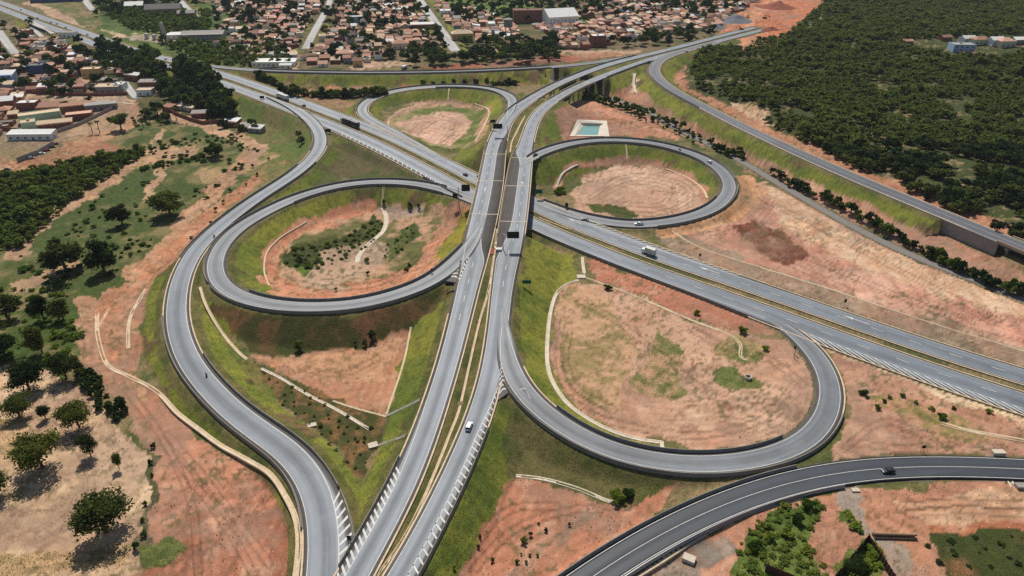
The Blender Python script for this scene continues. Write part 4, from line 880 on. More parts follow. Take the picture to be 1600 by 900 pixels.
drain([(1034,690),(1035,700),(1037,706)], 1.3, 'short pale chute from the near loop road to its inner channel', 'pale_conc')
drain([(913,434),(950,447),(1020,475),(1090,505),(1153,531),(1156,560),(1168,563)], 1.4, 'pale channel across the top of the near loop field with hooked end')
drain([(910,402),(911,415),(913,428)], 1.6, 'stepped concrete chute from the lower highway to the near loop field', 'pale_conc')
drain([(806,744),(850,749),(900,763),(950,784),(968,786)], 1.5, 'pale channel below the near loop over the red corner field', 'pale_conc')
drain([(978,227),(980,249)], 1.0, 'chute down the far grass slope of the right loop')
drain([(869,292),(880,271),(903,258)], 1.3, 'white curved kerb channel on the left terrace of the right loop', 'pale_conc')
drain([(1040,264),(1075,278),(1098,296),(1105,310)], 1.2, 'pale channel on the right terrace of the right loop')
drain([(702,138),(700,157)], 1.0, 'chute down the far grass slope of the far loop')
drain([(620,207),(608,198),(608,188),(620,177),(650,166),(690,160.5)], 1.1, 'cream curved channel round the left floor of the far loop')
drain([(742,163),(764,173),(757,196),(742,222)], 1.0, 'cream channel on the right terrace of the far loop')
drain([(600,289),(597,322)], 1.1, 'chute down the far grass slope of the left loop')
drain([(421,447),(413,425),(417,395),(439,372),(479,347)], .8, 'pale kerb channel on the left of the red track inside the left loop')
drain([(1050,362),(1100,390),(1200,422),(1290,450),(1350,470),(1450,504),(1605,551)], 1.1, 'long thin cream channel beside the lower highway on bare ground')
drain([(985,905),(1040,871),(1100,832),(1180,797),(1252,776)], 2.2, 'cream strip of concrete gutter along the lower side of the new road')
drain([(1306,757),(1400,745),(1500,742),(1575,744),(1640,749)], 1.6, 'white concrete kerb gutter along the right end of the new road', 'pale_conc')
drain([(1575,746),(1584,762)], 1.8, 'short white chute off the kerb gutter of the new road', 'pale_conc')
drain([(1470,662),(1520,675),(1605,690)], 2.0, 'pale ditch lining near the right edge below the lower highway')
drain([(842,340),(877,354),(1000,400),(1087,430),(1200,468),(1300,504),(1400,539),(1500,572),(1605,606)], .9, 'cream gutter along the planted median of the lower highway, right of the overpass')
drain([(500,178),(555,199),(612,223),(662,248),(710,273),(735,287)], .8, 'cream gutter along the median of the lower highway, left of the overpass')
drain([(992,116),(990,130),(993,146)], 2.4, 'pale curved path slab on the red ground by the railway bridge', 'pale_conc')
drain([(150,158),(180,160),(210,163)], 2.0, 'pale kerb of the dirt road below the brick houses', 'pale_conc')
def slab(px, py, dims, label, name, cat, mat, rz=0.0, dz=0.0):
    p = g1(px, py); t = MB(); t.box((0, 0, dims[2] / 2 + dz - .2), (dims[0], dims[1], dims[2] + .4)); o = t.build(name, M[mat], None, 0.05)
    o.location = p; o.rotation_euler = (0, 0, rz); return tag(o, label, cat)
# stream of stones in the left loop
_ln = [(597,326),(604,340),(600,360),(588,372),(574,384),(562,397),(558,410)]
drape(_ln, 2.2, 'stony_stream_bed', 'pale stony stream bed winding through the left loop floor', 'stream bed', 'pale_conc', 0.1, 0.05)
# pond
def flat_poly(pts, z, name, mat):
    mb = MB(); mb.poly([tuple(unproj(x, y, z)) for x, y in pts]); return mb.build(name, M[mat])
_pz = float(g1(921, 203)[2])
o = flat_poly([(904,210.5),(934,211),(937,197),(911,196.5)], _pz + .35, 'pond', 'water'); tag(o, kind='structure')
mb = MB(); inn = [(904,210.5),(934,211),(937,197),(911,196.5)]; mid_ = [(898,212.5),(944,213),(943,193),(906,192)]; out_ = [(890,213.5),(952,214),(948,189),(902,188)]
_a = [unproj(x, y, _pz + .2) for x, y in inn]; _b = [unproj(x, y, _pz + 1.7) for x, y in mid_]; _c = [g1(x, y) + np.array([0, 0, .2]) for x, y in out_]
for q in range(4):
    e = (q + 1) % 4; mb.quad(_a[q], _a[e], _b[e], _b[q]); mb.quad(_b[q], _b[e], _c[e], _c[q])
tag(mb.build('pond_liner', M['liner']), 'pale sheet lining round the turquoise pond', 'pond liner')

# ------------------------------------------------------------------ trees
def rot_rand(n):
    a = rng.normal(size=(n, 3)); a /= np.linalg.norm(a, axis=1)[:, None]; return a
def crown_np(n, rx, ry, rz, cz, leaf, lobes, seed, flat=0.0, droop=0.0):
    g = np.random.default_rng(seed)
    lc = g.normal(size=(lobes, 3)); lc /= np.linalg.norm(lc, axis=1)[:, None]; lc *= g.uniform(.3, .78, (lobes, 1)); lc[:, 2] = lc[:, 2] * .8
    lr = g.uniform(.2, .44, lobes); pick = g.choice(lobes, n, p=lr ** 2 / (lr ** 2).sum())
    d = g.normal(size=(n, 3)); d /= np.linalg.norm(d, axis=1)[:, None]; d[:, 2] = np.where(d[:, 2] < -.35, -d[:, 2] * .6, d[:, 2])
    p = lc[pick] + d * (lr[pick] * g.uniform(.4, 1.15, n))[:, None]
    p *= np.array([rx, ry, rz]); p[:, 2] += cz
    nrm = d * .6 + g.normal(size=(n, 3)) * .6 + np.array([0, 0, .35]); nrm /= np.linalg.norm(nrm, axis=1)[:, None]
    a = np.cross(nrm, g.normal(size=(n, 3))); a /= np.linalg.norm(a, axis=1)[:, None]; b = np.cross(nrm, a)
    s = leaf * g.uniform(.55, 1.4, n)[:, None]; s2 = s * g.uniform(.5, .9, n)[:, None]
    V = np.stack([p - a * s, p - b * s2 + nrm * s * .12, p + a * s, p + b * s2 - nrm * s * .1], 1).reshape(-1, 3)
    return V, np.arange(n * 4).reshape(-1, 4)
def trunk_mb(h, r, spread, seed, limbs=5):
    g = random.Random(seed); mb = MB(); lean = (g.uniform(-.08, .08), g.uniform(-.08, .08))
    mid_ = (lean[0] * h * .5, lean[1] * h * .5, h * .42); mb.tube((0, 0, -.6), mid_, r * 1.25, r * .8, 8)
    for k in range(limbs):
        a = 2 * math.pi * k / limbs + g.uniform(-.4, .4); q = spread * g.uniform(.45, .75)
        e = (mid_[0] + math.cos(a) * q, mid_[1] + math.sin(a) * q, h * g.uniform(.62, .85))
        m_ = ((mid_[0] + e[0]) / 2 + g.uniform(-.3, .3), (mid_[1] + e[1]) / 2, (mid_[2] + e[2]) / 2 - .1 * h)
        mb.tube(mid_, m_, r * .6, r * .4, 6); mb.tube(m_, e, r * .4, r * .12, 6)
    return mb
def proto_tree(n, R, H, leaf, lobes, seed, mat, trunk=True, low=0.3):
    V, F = crown_np(n, R, R * .95, H * (1 - low) * .62, H * (low + (1 - low) * .48), leaf, lobes, seed)
    me = mesh_np('crown', V, F); me.materials.append(M[mat]); tm = None
    if trunk:
        o = trunk_mb(H, .035 * H, R, seed).build('trunk', M['bark']); tm = o.data; bpy.data.objects.remove(o)
    return me, tm, V, F, H, R
NEAR = [proto_tree(4600, 6, 8.5, .27, 30, 100 + i, 'leaf_field', low=.16) for i in range(5)]
DENSE = [proto_tree(3200, 5.5, 9.5, .38, 18, 120 + i, 'leaf_field', low=.08) for i in range(5)]
WOOD = [proto_tree(1100, 5.5, 9.5, .62, 10, 140 + i, 'leaf_town', low=.15) for i in range(6)]
TOWN = [proto_tree(420, 4.2, 7, .75, 8, 160 + i, 'leaf_town', low=.2) for i in range(6)]
FOREST = [proto_tree(520, 3.6, 4.6, .48, 12, 180 + i, 'leaf_forest', low=.12) for i in range(7)]
SHRUB = [proto_tree(420, 1.6, 2.6, .26, 7, 200 + i, 'leaf_shrub', low=.05) for i in range(5)]
BUSH = [proto_tree(900, 2.2, 2.4, .22, 9, 220 + i, 'leaf_bright', low=.02) for i in range(4)]
def plant(P, pos, sc, name, label, cat, group=None, sxy=1.0, parts=True):
    me, tm = P[0], P[1]; t = thing(name, label, cat, tuple(pos), random.uniform(0, 6.28), group)
    t.scale = (sc * sxy, sc * sxy, sc)
    c = link('crown', me, None, t)
    if tm is not None and parts: link('trunk', tm, None, t)
    return t
def pick(L): return random.choice(L)
fieldtrees = [
 (266,336,DENSE,1.05,1.15,'broad dark tree with round crown in the scrub field, right of another round tree'),
 (191,350,DENSE,.85,1.0,'round dark tree standing alone in the middle of the left scrub field'),
 (105,425,DENSE,1.25,1.15,'big spreading tree, left of the pair by the field path'),
 (163,425,DENSE,1.15,.95,'big dark tree, right of the pair by the field path'),
 (337,245,DENSE,.72,1.5,'wide flat-crowned tree near the junction of the sandy tracks'),
 (70,500,DENSE,.95,.8,'tall dark tree at the upper left edge of the woodland'),
 (66,552,DENSE,1.1,.6,'narrow tall dark tree leaning over the thicket edge'),
 (100,500,DENSE,.8,.9,'dark bushy tree against the green scrub, right of a tall one'),
 (104,592,NEAR,1.0,.8,'thin leaning tree with olive crown beside the hedge row'),
 (46,610,NEAR,1.05,.95,'spreading olive tree with forked trunk at the left edge of the woodland'),
 (72,655,NEAR,.5,.7,'small slim young tree between two larger field trees'),
 (31,652,NEAR,.8,.95,'low spreading tree near the left margin of the sandy field'),
 (125,668,NEAR,1.0,.82,'dense round tree on the sandy field above the dark bush'),
 (68,732,NEAR,1.25,.95,'open spreading tree with visible forked trunk on sandy ground'),
 (142,712,NEAR,.85,.55,'dark narrow tree casting shadow beside the sandy clearing'),
 (187,733,NEAR,.62,.42,'thin sapling with bent trunk on the sandy field'),
 (166,832,NEAR,1.2,1.08,'big round bushy tree alone on the sandy field near the front'),
 (0,775,NEAR,.9,.8,'tree cut by the left margin beside the sandy field'),
 (10,560,NEAR,.9,1.0,'tree in the woodland at the left margin above the olive tree'),
 (15,500,DENSE,.9,1.0,'tree at the left margin beside the green scrub'),
]
for x, y, P, sc, sx, lb in fieldtrees: plant(pick(P), g1(x, y), sc * (1.3 if y < 450 else 1.12 if y < 700 else 1.0), 'field_tree', lb, 'tree', None, sx)
def inP(pts, poly): return inpoly(np.atleast_1d(np.array([p[0] for p in pts], float)), np.atleast_1d(np.array([p[1] for p in pts], float)), poly)
def scatter(poly, spacing, zmax=2e3, jitter=.45):
    """jittered planting grid on the ground inside an outline"""
    P = np.array(poly, float); X = ground(P[:, 0], P[:, 1]); x0, x1 = X[:, 0].min() - 5, X[:, 0].max() + 5; y0, y1 = X[:, 1].min() - 5, X[:, 1].max() + 5
    a, b = np.meshgrid(np.arange(x0, x1, spacing), np.arange(y0, y1, spacing)); a = a.ravel(); b = b.ravel()
    a = a + rng.uniform(-jitter, jitter, len(a)) * spacing; b = b + rng.uniform(-jitter, jitter, len(b)) * spacing
    z = height(a, b); W3 = np.stack([a, b, z], 1); u, v = proj(W3)
    k = inpoly(u, v, poly)
    # stay off roads
    j = np.clip(np.log(np.maximum(b + 40, 79) / Y0) / RY, 0, NR - 1).astype(int); i = np.clip((a / (b + 40) + UL) / (2 * UL) * (NC - 1), 0, NC - 1).astype(int)
    k &= dedge.reshape(NR, NC)[j, i] > 2.0
    return W3[k], u[k], v[k]
WOODPOLY = [(152,66),(250,90),(330,116),(372,150),(368,192),(330,185),(270,165),(238,128),(160,106)]
W3, u, v = scatter(WOODPOLY, 7.4)
_e = [g1(x, y) for x, y in ((160,76),(170,82),(180,86),(192,90),(205,96),(226,93),(234,97),(243,100),(284,110),(290,114),(296,112),(290,116),(298,118),(306,121),(314,124),(322,127),(330,131),(338,134))]
for q in _e: plant(pick(WOOD), q, random.uniform(1.25, 1.6), 'wood_tree', 'tall dark tree at the highway edge of the wood, screening the road', 'tree', 'tall trees screening the highway')
for q in range(min(len(W3), 125)): plant(pick(WOOD), W3[q] - [0, 0, .3], random.uniform(.8, 1.35), 'wood_tree', 'dark leafy tree in the dense wood between hillside houses and highway', 'tree', 'trees of the wood beside the highway', 1.0)
for x, y, s in ((190,203,1.5),(262,190,1.1),(247,180,1.2),(232,183,1.1),(350,200,.8),(375,205,.7),(395,200,.8),(345,176,1.2),(400,205,.7),(467,215,.55),(471,225,.6),(363,178,1.2),(185,70,1),(25,55,1.1),(50,40,1.1),(8,45,1.2),(34,140,.8),(80,150,.8),(98,150,.9),(60,165,.6),(140,160,.6),(90,120,.8),(120,115,.9),(28,122,.7),(105,170,.8)):
    plant(pick(WOOD), g1(x, y), s * .8, 'hillside_tree', 'single leafy tree among the hillside houses and dirt lanes on the left', 'tree', 'hillside trees', 1.15)
for line, n, s in (([(445,148),(500,150),(535,152)], 11, .95), ([(542,153),(575,151),(600,146)], 8, .9), ([(405,120),(435,135)], 6, .8), ([(770,132),(805,132)], 6, .6), ([(660,130),(760,128)], 7, .45)):
    L_ = np.array(line, float)
    for k in range(n):
        f = k / (n - 1) * (len(L_) - 1); i = min(int(f), len(L_) - 2); p = L_[i] + (L_[i + 1] - L_[i]) * (f - i)
        plant(pick(WOOD), g1(p[0], p[1] + random.uniform(-1, 2)) - [0, 0, 1.4], s * random.uniform(.7, 1.05), 'hedgerow_tree', 'dark tree in a dense row between the far loop and the straight far ramp', 'tree', 'tree rows beyond the far loop', 1.2)
# town trees
TOWNPOLYS = [([(0,60),(150,70),(250,128),(235,150),(0,150)], 18, 55), ([(380,0),(660,0),(700,78),(690,95),(480,98),(420,100),(380,60)], 13, 140), ([(715,40),(1130,30),(1170,8),(1180,0),(760,0),(690,0)], 14, 150), ([(590,92),(715,82),(800,88),(868,60),(872,96),(800,100),(640,104)], 9, 70), ([(720,70),(790,62),(870,66),(860,98),(730,96)], 10, 40), ([(940,66),(1060,50),(1140,45),(1080,66),(1000,78)], 12, 25), ([(330,0),(400,0),(400,70),(340,60)], 16, 30)]
towntree_pos = []
for poly, sp, mx in TOWNPOLYS:
    W3, u, v = scatter(poly, sp); idx = list(range(len(W3))); random.shuffle(idx)
    for q in idx[:mx]: towntree_pos.append(W3[q])
towntree_pos.sort(key=lambda p: p[1])
for p in towntree_pos[:250]: plant(pick(TOWN), p, random.uniform(.75, 1.5), 'town_tree', 'dark green garden tree among the roofs and lots of the town', 'tree', 'town trees', 1.1, False)
def mass(name, protos, W3, smin, smax, mat, nkeep, label, cat, zs=1.0):
    """ground cover nobody could count: many plants in ONE mesh"""
    Vs = []; 
    for p in W3:
        P = pick(protos); V = P[2]; n = len(V) // 4; k = np.sort(rng.choice(n, min(nkeep, n), replace=False)); V = V.reshape(n, 4, 3)[k]
        c = V.mean(1, keepdims=True); V = c + (V - c) * math.sqrt(n / len(k)) ** .75
        V = V.reshape(-1, 3); s = random.uniform(smin, smax) * (1.55 if random.random() < .07 else 1); a = random.uniform(0, 6.28); ca, sa = math.cos(a), math.sin(a)
        Vs.append(np.c_[(V[:, 0] * ca - V[:, 1] * sa) * s + p[0], (V[:, 0] * sa + V[:, 1] * ca) * s + p[1], V[:, 2] * s * zs + p[2]])
    V = np.concatenate(Vs); o = link(name, mesh_np(name, V, np.arange(len(V)).reshape(-1, 4)), M[mat]); return tag(o, label, cat, None, 'stuff')
rest = towntree_pos[250:]
W3, u, v = scatter([(300,-40),(1250,-40),(1180,5),(760,2),(380,2),(150,30),(160,-20)], 16)
mass('far_town_trees', TOWN, list(rest) + list(W3), .8, 1.5, 'leaf_town', 90, 'distant green trees scattered over the far town', 'trees')
W3, u, v = scatter([(150,12),(330,20),(330,60),(300,64),(200,46)], 6)
mass('scrub_belt', SHRUB, list(W3), 1.2, 2.6, 'leaf_shrub', 60, 'green scrub behind the roadside works', 'scrub')
W3, u, v = scatter([(240,66),(330,70),(430,62),(460,102),(400,106),(330,104)], 6)
mass('scrub_belt', SHRUB, list(W3), 1.2, 2.4, 'leaf_shrub', 60, 'green scrub between the wood and the town', 'scrub')
W3, u, v = scatter([(-120,292),(60,268),(120,252),(215,238),(238,236),(180,270),(110,318),(40,385),(-120,420)], 3.2)
mass('thicket', SHRUB, list(W3), .7, 2.3, 'leaf_shrub', 110, 'dense dark thicket along the sandy track on the left', 'thicket', .8)
W3, u, v = scatter([(-120,450),(110,450),(130,520),(120,570),(-120,560)], 4.4)
mass('thicket', BUSH, list(W3), .4, 1.2, 'leaf_bright', 150, 'green undergrowth below the left woodland trees', 'undergrowth', .6)
W3, u, v = scatter([(200,170),(400,215),(405,240),(310,325),(165,440),(-100,470),(40,390),(240,245),(215,205)], 4.6)
nz = fbm(W3[:, 0], W3[:, 1], 14, 91, 3); W3 = W3[nz > .53]
mass('field_scrub', SHRUB, list(W3), .5, 1.5, 'leaf_bright', 80, 'low green scrub dotted over the left field', 'scrub', .38)
W3, u, v = scatter([(120,575),(150,585),(190,640),(185,660),(150,640)], 2.4)
mass('hedge_scrub', SHRUB, list(W3), .7, 1.3, 'leaf_shrub', 200, 'green hedge scrub along the edge of the sandy field', 'scrub')
W3, u, v = scatter([(470,384),(540,372),(588,338),(604,352),(570,392),(505,420),(452,418),(440,402)], 2.6)
mass('loop_scrub', SHRUB, list(W3[::2]), .4, 1.1, 'leaf_shrub', 150, 'dark scrub along the stream in the left loop', 'scrub', .38)
W3, u, v = scatter([(595,392),(640,352),(652,360),(640,385),(605,405)], 2.6)
mass('loop_scrub', SHRUB, list(W3[::2]), .3, .8, 'leaf_shrub', 150, 'second strip of scrub right of the stream in the left loop', 'scrub', .6)
W3, u, v = scatter([(1195,800),(1268,772),(1290,795),(1262,850),(1285,880),(1290,925),(1150,925),(1150,860)], 2.0)
mass('corner_scrub', BUSH, list(W3), .22, .6, 'leaf_shrub', 260, 'bright green scrub in the lower right corner lot', 'scrub', .55)
W3, u, v = scatter([(1308,802),(1328,800),(1352,840),(1310,900),(1396,920),(1360,850)], 2.0)
mass('corner_scrub', BUSH, list(W3), .4, .8, 'leaf_bright', 260, 'green scrub inside the angle of the rusty fence', 'scrub', .6)
W3, u, v = scatter([(400,575),(480,612),(590,672),(590,705),(560,742),(500,690),(430,625)], 3.4)
mass('bank_scrub', SHRUB, list(W3), .18, .5, 'leaf_shrub', 90, 'low dry scrub below the triangular field', 'scrub', .6)
W3, u, v = scatter([(1440,838),(1600,834),(1640,930),(1480,915)], 3.0)
mass('lot_scrub', BUSH, list(W3[::2]), .2, .6, 'leaf_shrub', 150, 'dark low scrub on the grassy lot at the right corner', 'scrub', .5)
# small single shrubs
SH = 'single round shrub standing on bare red ground below the near loop'
for x, y, s in ((818,848,.55),(829,838,.4),(853,831,.38),(889,822,.3),(842,820,.25),(808,880,.35),(840,870,.25),(822,880,.3),(814,868,.2),(828,870,.25)): plant(pick(SHRUB), g1(x, y), s * 1.15, 'small_shrub', SH, 'shrub', 'shrubs on the red corner field')
for x, y, s in ((750,841,.4),(748,856,.4),(770,877,.5),(710,889,.4)): plant(pick(SHRUB), g1(x, y), s * .9, 'small_shrub', 'small shrub at the edge of the red earth right of the hatched strip', 'shrub', 'shrubs by the hatched strip')
for x, y, s, l in ((468,548,1.5,'columnar shrub on the dark bank above the triangular field, left of the others'), (581,530,1.4,'columnar shrub on the dark bank above the triangular field, right of the others'), (571,542,1.0,'small shrub beside the right columnar shrub on the dark bank'), (556,540,.6,'smallest shrub of the group on the dark bank above the triangular field')): plant(pick(SHRUB), g1(x, y), s, 'bank_shrub', l, 'shrub', None, .8)
for x, y, s, l in ((963,782,1.2,'bushy shrub at the outlet of the channel below the near loop'), (978,775,1.1,'shrub right of the channel outlet below the near loop'), (1012,345,.0,'')):
    if s: plant(pick(BUSH), g1(x, y), s, 'outlet_shrub', l, 'shrub')
for x, y, s, l in ((875,303,1.6,'dark round bush on the left terrace of the right loop'), (950,452,.9,'bush beside the chute at the top of the near loop field'), (1090,492,.8,'bush on the ditch above the near loop field'), (1160,520,1.0,'bush by the hooked end of the pale channel'), (1350,618,.9,'green tuft on bare ground right of the near loop'), (1195,548,.7,'green bush right of the hooked channel end')): plant(pick(BUSH), g1(x, y), s, 'round_bush', l, 'bush')
for x, y, s in ((1262,792,1.0),(1245,815,.9),(1228,838,.85),(1205,845,.8),(1180,858,.9)): plant(pick(BUSH), g1(x, y), s, 'corner_bush', 'big bright bush in the corner lot below the new road', 'bush', 'corner lot bushes')
plant(NEAR[1], g1(1335,905), .75, 'corner_tree', 'dark leafy tree inside the angle of the rusty fence', 'tree', None, .75)
for x, y, s in ((575,410,1.0),(525,455,.6),(575,430,.7),(635,425,.9),(640,418,.7),(530,360,.0),(470,408,1.2),(600,318,.9),(640,325,1.1),(655,325,.8)):
    if s: plant(pick(SHRUB), g1(x, y), s, 'loop_shrub', 'small shrub on the scrubby floor of the left loop', 'shrub', 'left loop shrubs')
for x, y, s in ((1380,628,.5),(1370,640,.6),(1390,622,.4),(1410,620,.5),(1430,630,.4),(1470,655,.8),(1455,640,.5),(1545,645,.6),(1490,640,.4)): plant(pick(BUSH), g1(x, y), s, 'ditch_shrub', 'low green shrub along the ditch right of the near loop', 'shrub', 'ditch shrubs')
for x, y, s in ((395,262,.8),(402,275,.7),(420,250,.6),(360,300,.8),(350,318,.8),(338,330,.9),(385,290,.6),(330,350,.6),(300,375,.7)): plant(pick(SHRUB), g1(x, y), s, 'verge_shrub', 'shrub between the sandy track and the left outer ramp', 'shrub', 'verge shrubs of the left ramp')
# hedge along the railway
for line, n, smin, smax, lab, grp in (([(912,152),(960,165),(1000,178),(1060,202),(1120,232),(1160,248)], 52, 1.0, 2.3, 'dark shrub in the hedge between railway bed and pond', 'railway hedge by the pond'), ([(985,178),(1030,195),(1080,222)], 12, .6, 1.1, 'shrub on the near side of the railway bed', 'near railway shrubs'), ([(1208,272),(1250,296),(1300,322),(1350,345),(1400,372),(1450,400),(1480,415),(1530,440),(1595,462)], 62, .8, 2.2, 'shrub in the broken hedge along the railway on bare ground', 'railway hedge on the right')):
    L_ = np.array(line, float)
    for k in range(n):
        f = k / (n - 1) * (len(L_) - 1); i = min(int(f), len(L_) - 2); p = L_[i] + (L_[i + 1] - L_[i]) * (f - i)
        plant(pick(SHRUB), g1(p[0] + random.uniform(-3, 3), p[1] + random.uniform(-3, 4)), random.uniform(smin, smax), 'railway_shrub', lab, 'shrub', grp, 1.0, False)
# forest on the right
FPOLY = [(1078,108),(1096,82),(1180,66),(1228,58),(1296,0),(1312,-30),(1800,-60),(2000,420),(1700,420),(1600,378),(1520,347),(1400,291),(1300,246),(1215,203),(1150,158),(1090,140)]
W3, u, v = scatter(FPOLY, 4.3)
nz = fbm(W3[:, 0], W3[:, 1], 22, 95, 4); keep = (nz > .39) & ~inpoly(u, v, [(1415,62),(1600,55),(1640,75),(1560,92),(1480,88),(1415,75)]) & ~inpoly(u, v, [(1140,162),(1200,170),(1205,192),(1172,186)])
W3, u, v = W3[keep], u[keep], v[keep]
inside = np.where((u > 0) & (u < 1600) & (v > 0))[0]; order = inside[np.argsort(W3[inside, 1])]
ind = set(order[:230].tolist())
for q in order[:230]: plant(pick(FOREST), W3[q], random.uniform(.75, 1.35), 'forest_tree', 'rounded olive tree at the near edge of the forest by the right-hand ramp', 'tree', 'forest edge trees', 1.0)
oth = [W3[q] for q in range(len(W3)) if q not in ind]
print('forest mass', len(oth))
mass('forest', FOREST, oth, .45, 1.25, 'leaf_forest', 70, 'dark olive forest covering the upper right', 'forest')
# palms
def palm(px, py, h, label):
    p = g1(px, py); t = thing('palm_tree', label, 'palm', tuple(p)); mb = MB(); mb.tube((0, 0, -.5), (.15, 0, h * .5), .28, .2, 8); mb.tube((.15, 0, h * .5), (.1, .1, h), .2, .16, 8); mb.build('trunk', M['bark'], t)
    c = MB(); g = random.Random(px)
    for k in range(16):
        a = 2 * math.pi * k / 16 + g.uniform(-.2, .2); up = g.uniform(-.1, .9); L_ = g.uniform(2.4, 3.3); pr = None
        for j in range(6):
            f = j / 5; r_ = L_ * f * (1 - .15 * f); z = h + up * L_ * f * .8 - 1.9 * f * f; w = .5 * (1 - f) + .06
            x, y = math.cos(a) * r_ + .1, math.sin(a) * r_ + .1; nx, ny = -math.sin(a) * w, math.cos(a) * w
            q = ((x - nx, y - ny, z - w * .5), (x, y, z), (x + nx, y + ny, z - w * .5))
            if pr: c.quad(pr[0], pr[1], q[1], q[0]); c.quad(pr[1], pr[2], q[2], q[1])
            pr = q
    c.build('crown', M['leaf_palm'], t)
for x, y, h, l in ((145,209,7,'palm on the dirt lot, left of a close pair'), (156,208,7.5,'palm on the dirt lot, right of a close pair'), (224,199,8,'palm right of the big round tree by the dirt lane'), (254,192,9,'tall palm beside the dirt lane, second from the wood'), (276,188,8.5,'tall palm by the brick yard wall under the wood')): palm(x, y, h, l)
#@@HOUSES

for x, y, s in ((240,700,.9),(236,725,.8),(238,745,.6),(228,790,.7),(224,815,.6),(226,838,.9),(215,858,1.1)): plant(pick(SHRUB), g1(x, y), s * .7, 'ditch_bush', 'small dark shrub in the ditch line between sandy field and red earth', 'shrub', 'ditch line shrubs')

def sprinkle(name, mask, n, hmin, hmax, mat, label, cat, blades=2, stones=False):
    idx = np.where(mask & (ppx > -120) & (ppx < 1720) & (ppy < 960))[0]
    wgt = (gyy[idx] + 40) ** 2; idx = rng.choice(idx, min(n, len(idx)), replace=False, p=wgt / wgt.sum())
    x = gx[idx] + rng.uniform(-.5, .5, len(idx)) * (gyy[idx] + 40) * .004; y = gyy[idx] + rng.uniform(-.5, .5, len(idx)) * (gyy[idx] + 40) * .005; z = height(x, y)
    Vs = []
    for k in range(blades):
        a = rng.uniform(0, 6.283, len(x)); h = rng.uniform(hmin, hmax, len(x)); w = h * rng.uniform(.5, 1.0, len(x)) * (.9 if stones else .55); l_ = rng.uniform(-.5, .5, (2, len(x))) * h
        dx, dy = np.cos(a) * w, np.sin(a) * w
        if stones: Vs.append(np.stack([np.c_[x - dx, y - dy, z - .02], np.c_[x + dy, y - dx, z + h * .5], np.c_[x + dx, y + dy, z + .05], np.c_[x - dy, y + dx, z + h * .6]], 1).reshape(-1, 3))
        else: Vs.append(np.stack([np.c_[x - dx, y - dy, z - .05], np.c_[x + dx, y + dy, z - .05], np.c_[x + dx * .5 + l_[0], y + dy * .5 + l_[1], z + h], np.c_[x - dx * .5 + l_[0], y - dy * .5 + l_[1], z + h * .9]], 1).reshape(-1, 3))
    V = np.concatenate(Vs); tag(link(name, mesh_np(name, V, np.arange(len(V)).reshape(-1, 4)), M[mat]), label, cat, None, 'stuff')
rad_ = np.hypot(gx, gyy)
sprinkle('bank_grass', grs_ & (rad_ < 330) & (dedge > .8) & (onslope | (Cc[:, 3] > .62)), 42000, .09, .26, 'blade', 'rough green grass on the road banks', 'grass')
sprinkle('dry_weeds', soil & (rad_ < 330) & (dedge > 1.5) & (fbm(gx, gyy, 9, 163, 3) > .6), 2600, .1, .32, 'dry_blade', 'dry weeds scattered over the bare earth', 'weeds')
sprinkle('stones', soil & (rad_ < 330) & (dedge > 1.5), 1500, .08, .22, 'stone', 'pale stones scattered over the bare earth', 'stones', 1, True)

for poly_ in ([(380,0),(660,0),(700,78),(690,95),(480,98),(420,100),(380,60)], [(715,40),(1130,30),(1170,8),(1180,0),(760,0),(690,0)]):
    W3, u, v = scatter(poly_, 10.5); W3 = W3[rng.random(len(W3)) < .42]
    mass('garden_greenery', TOWN, list(W3), .4, .9, 'leaf_town', 70, 'small garden trees and greenery between the town houses', 'greenery')
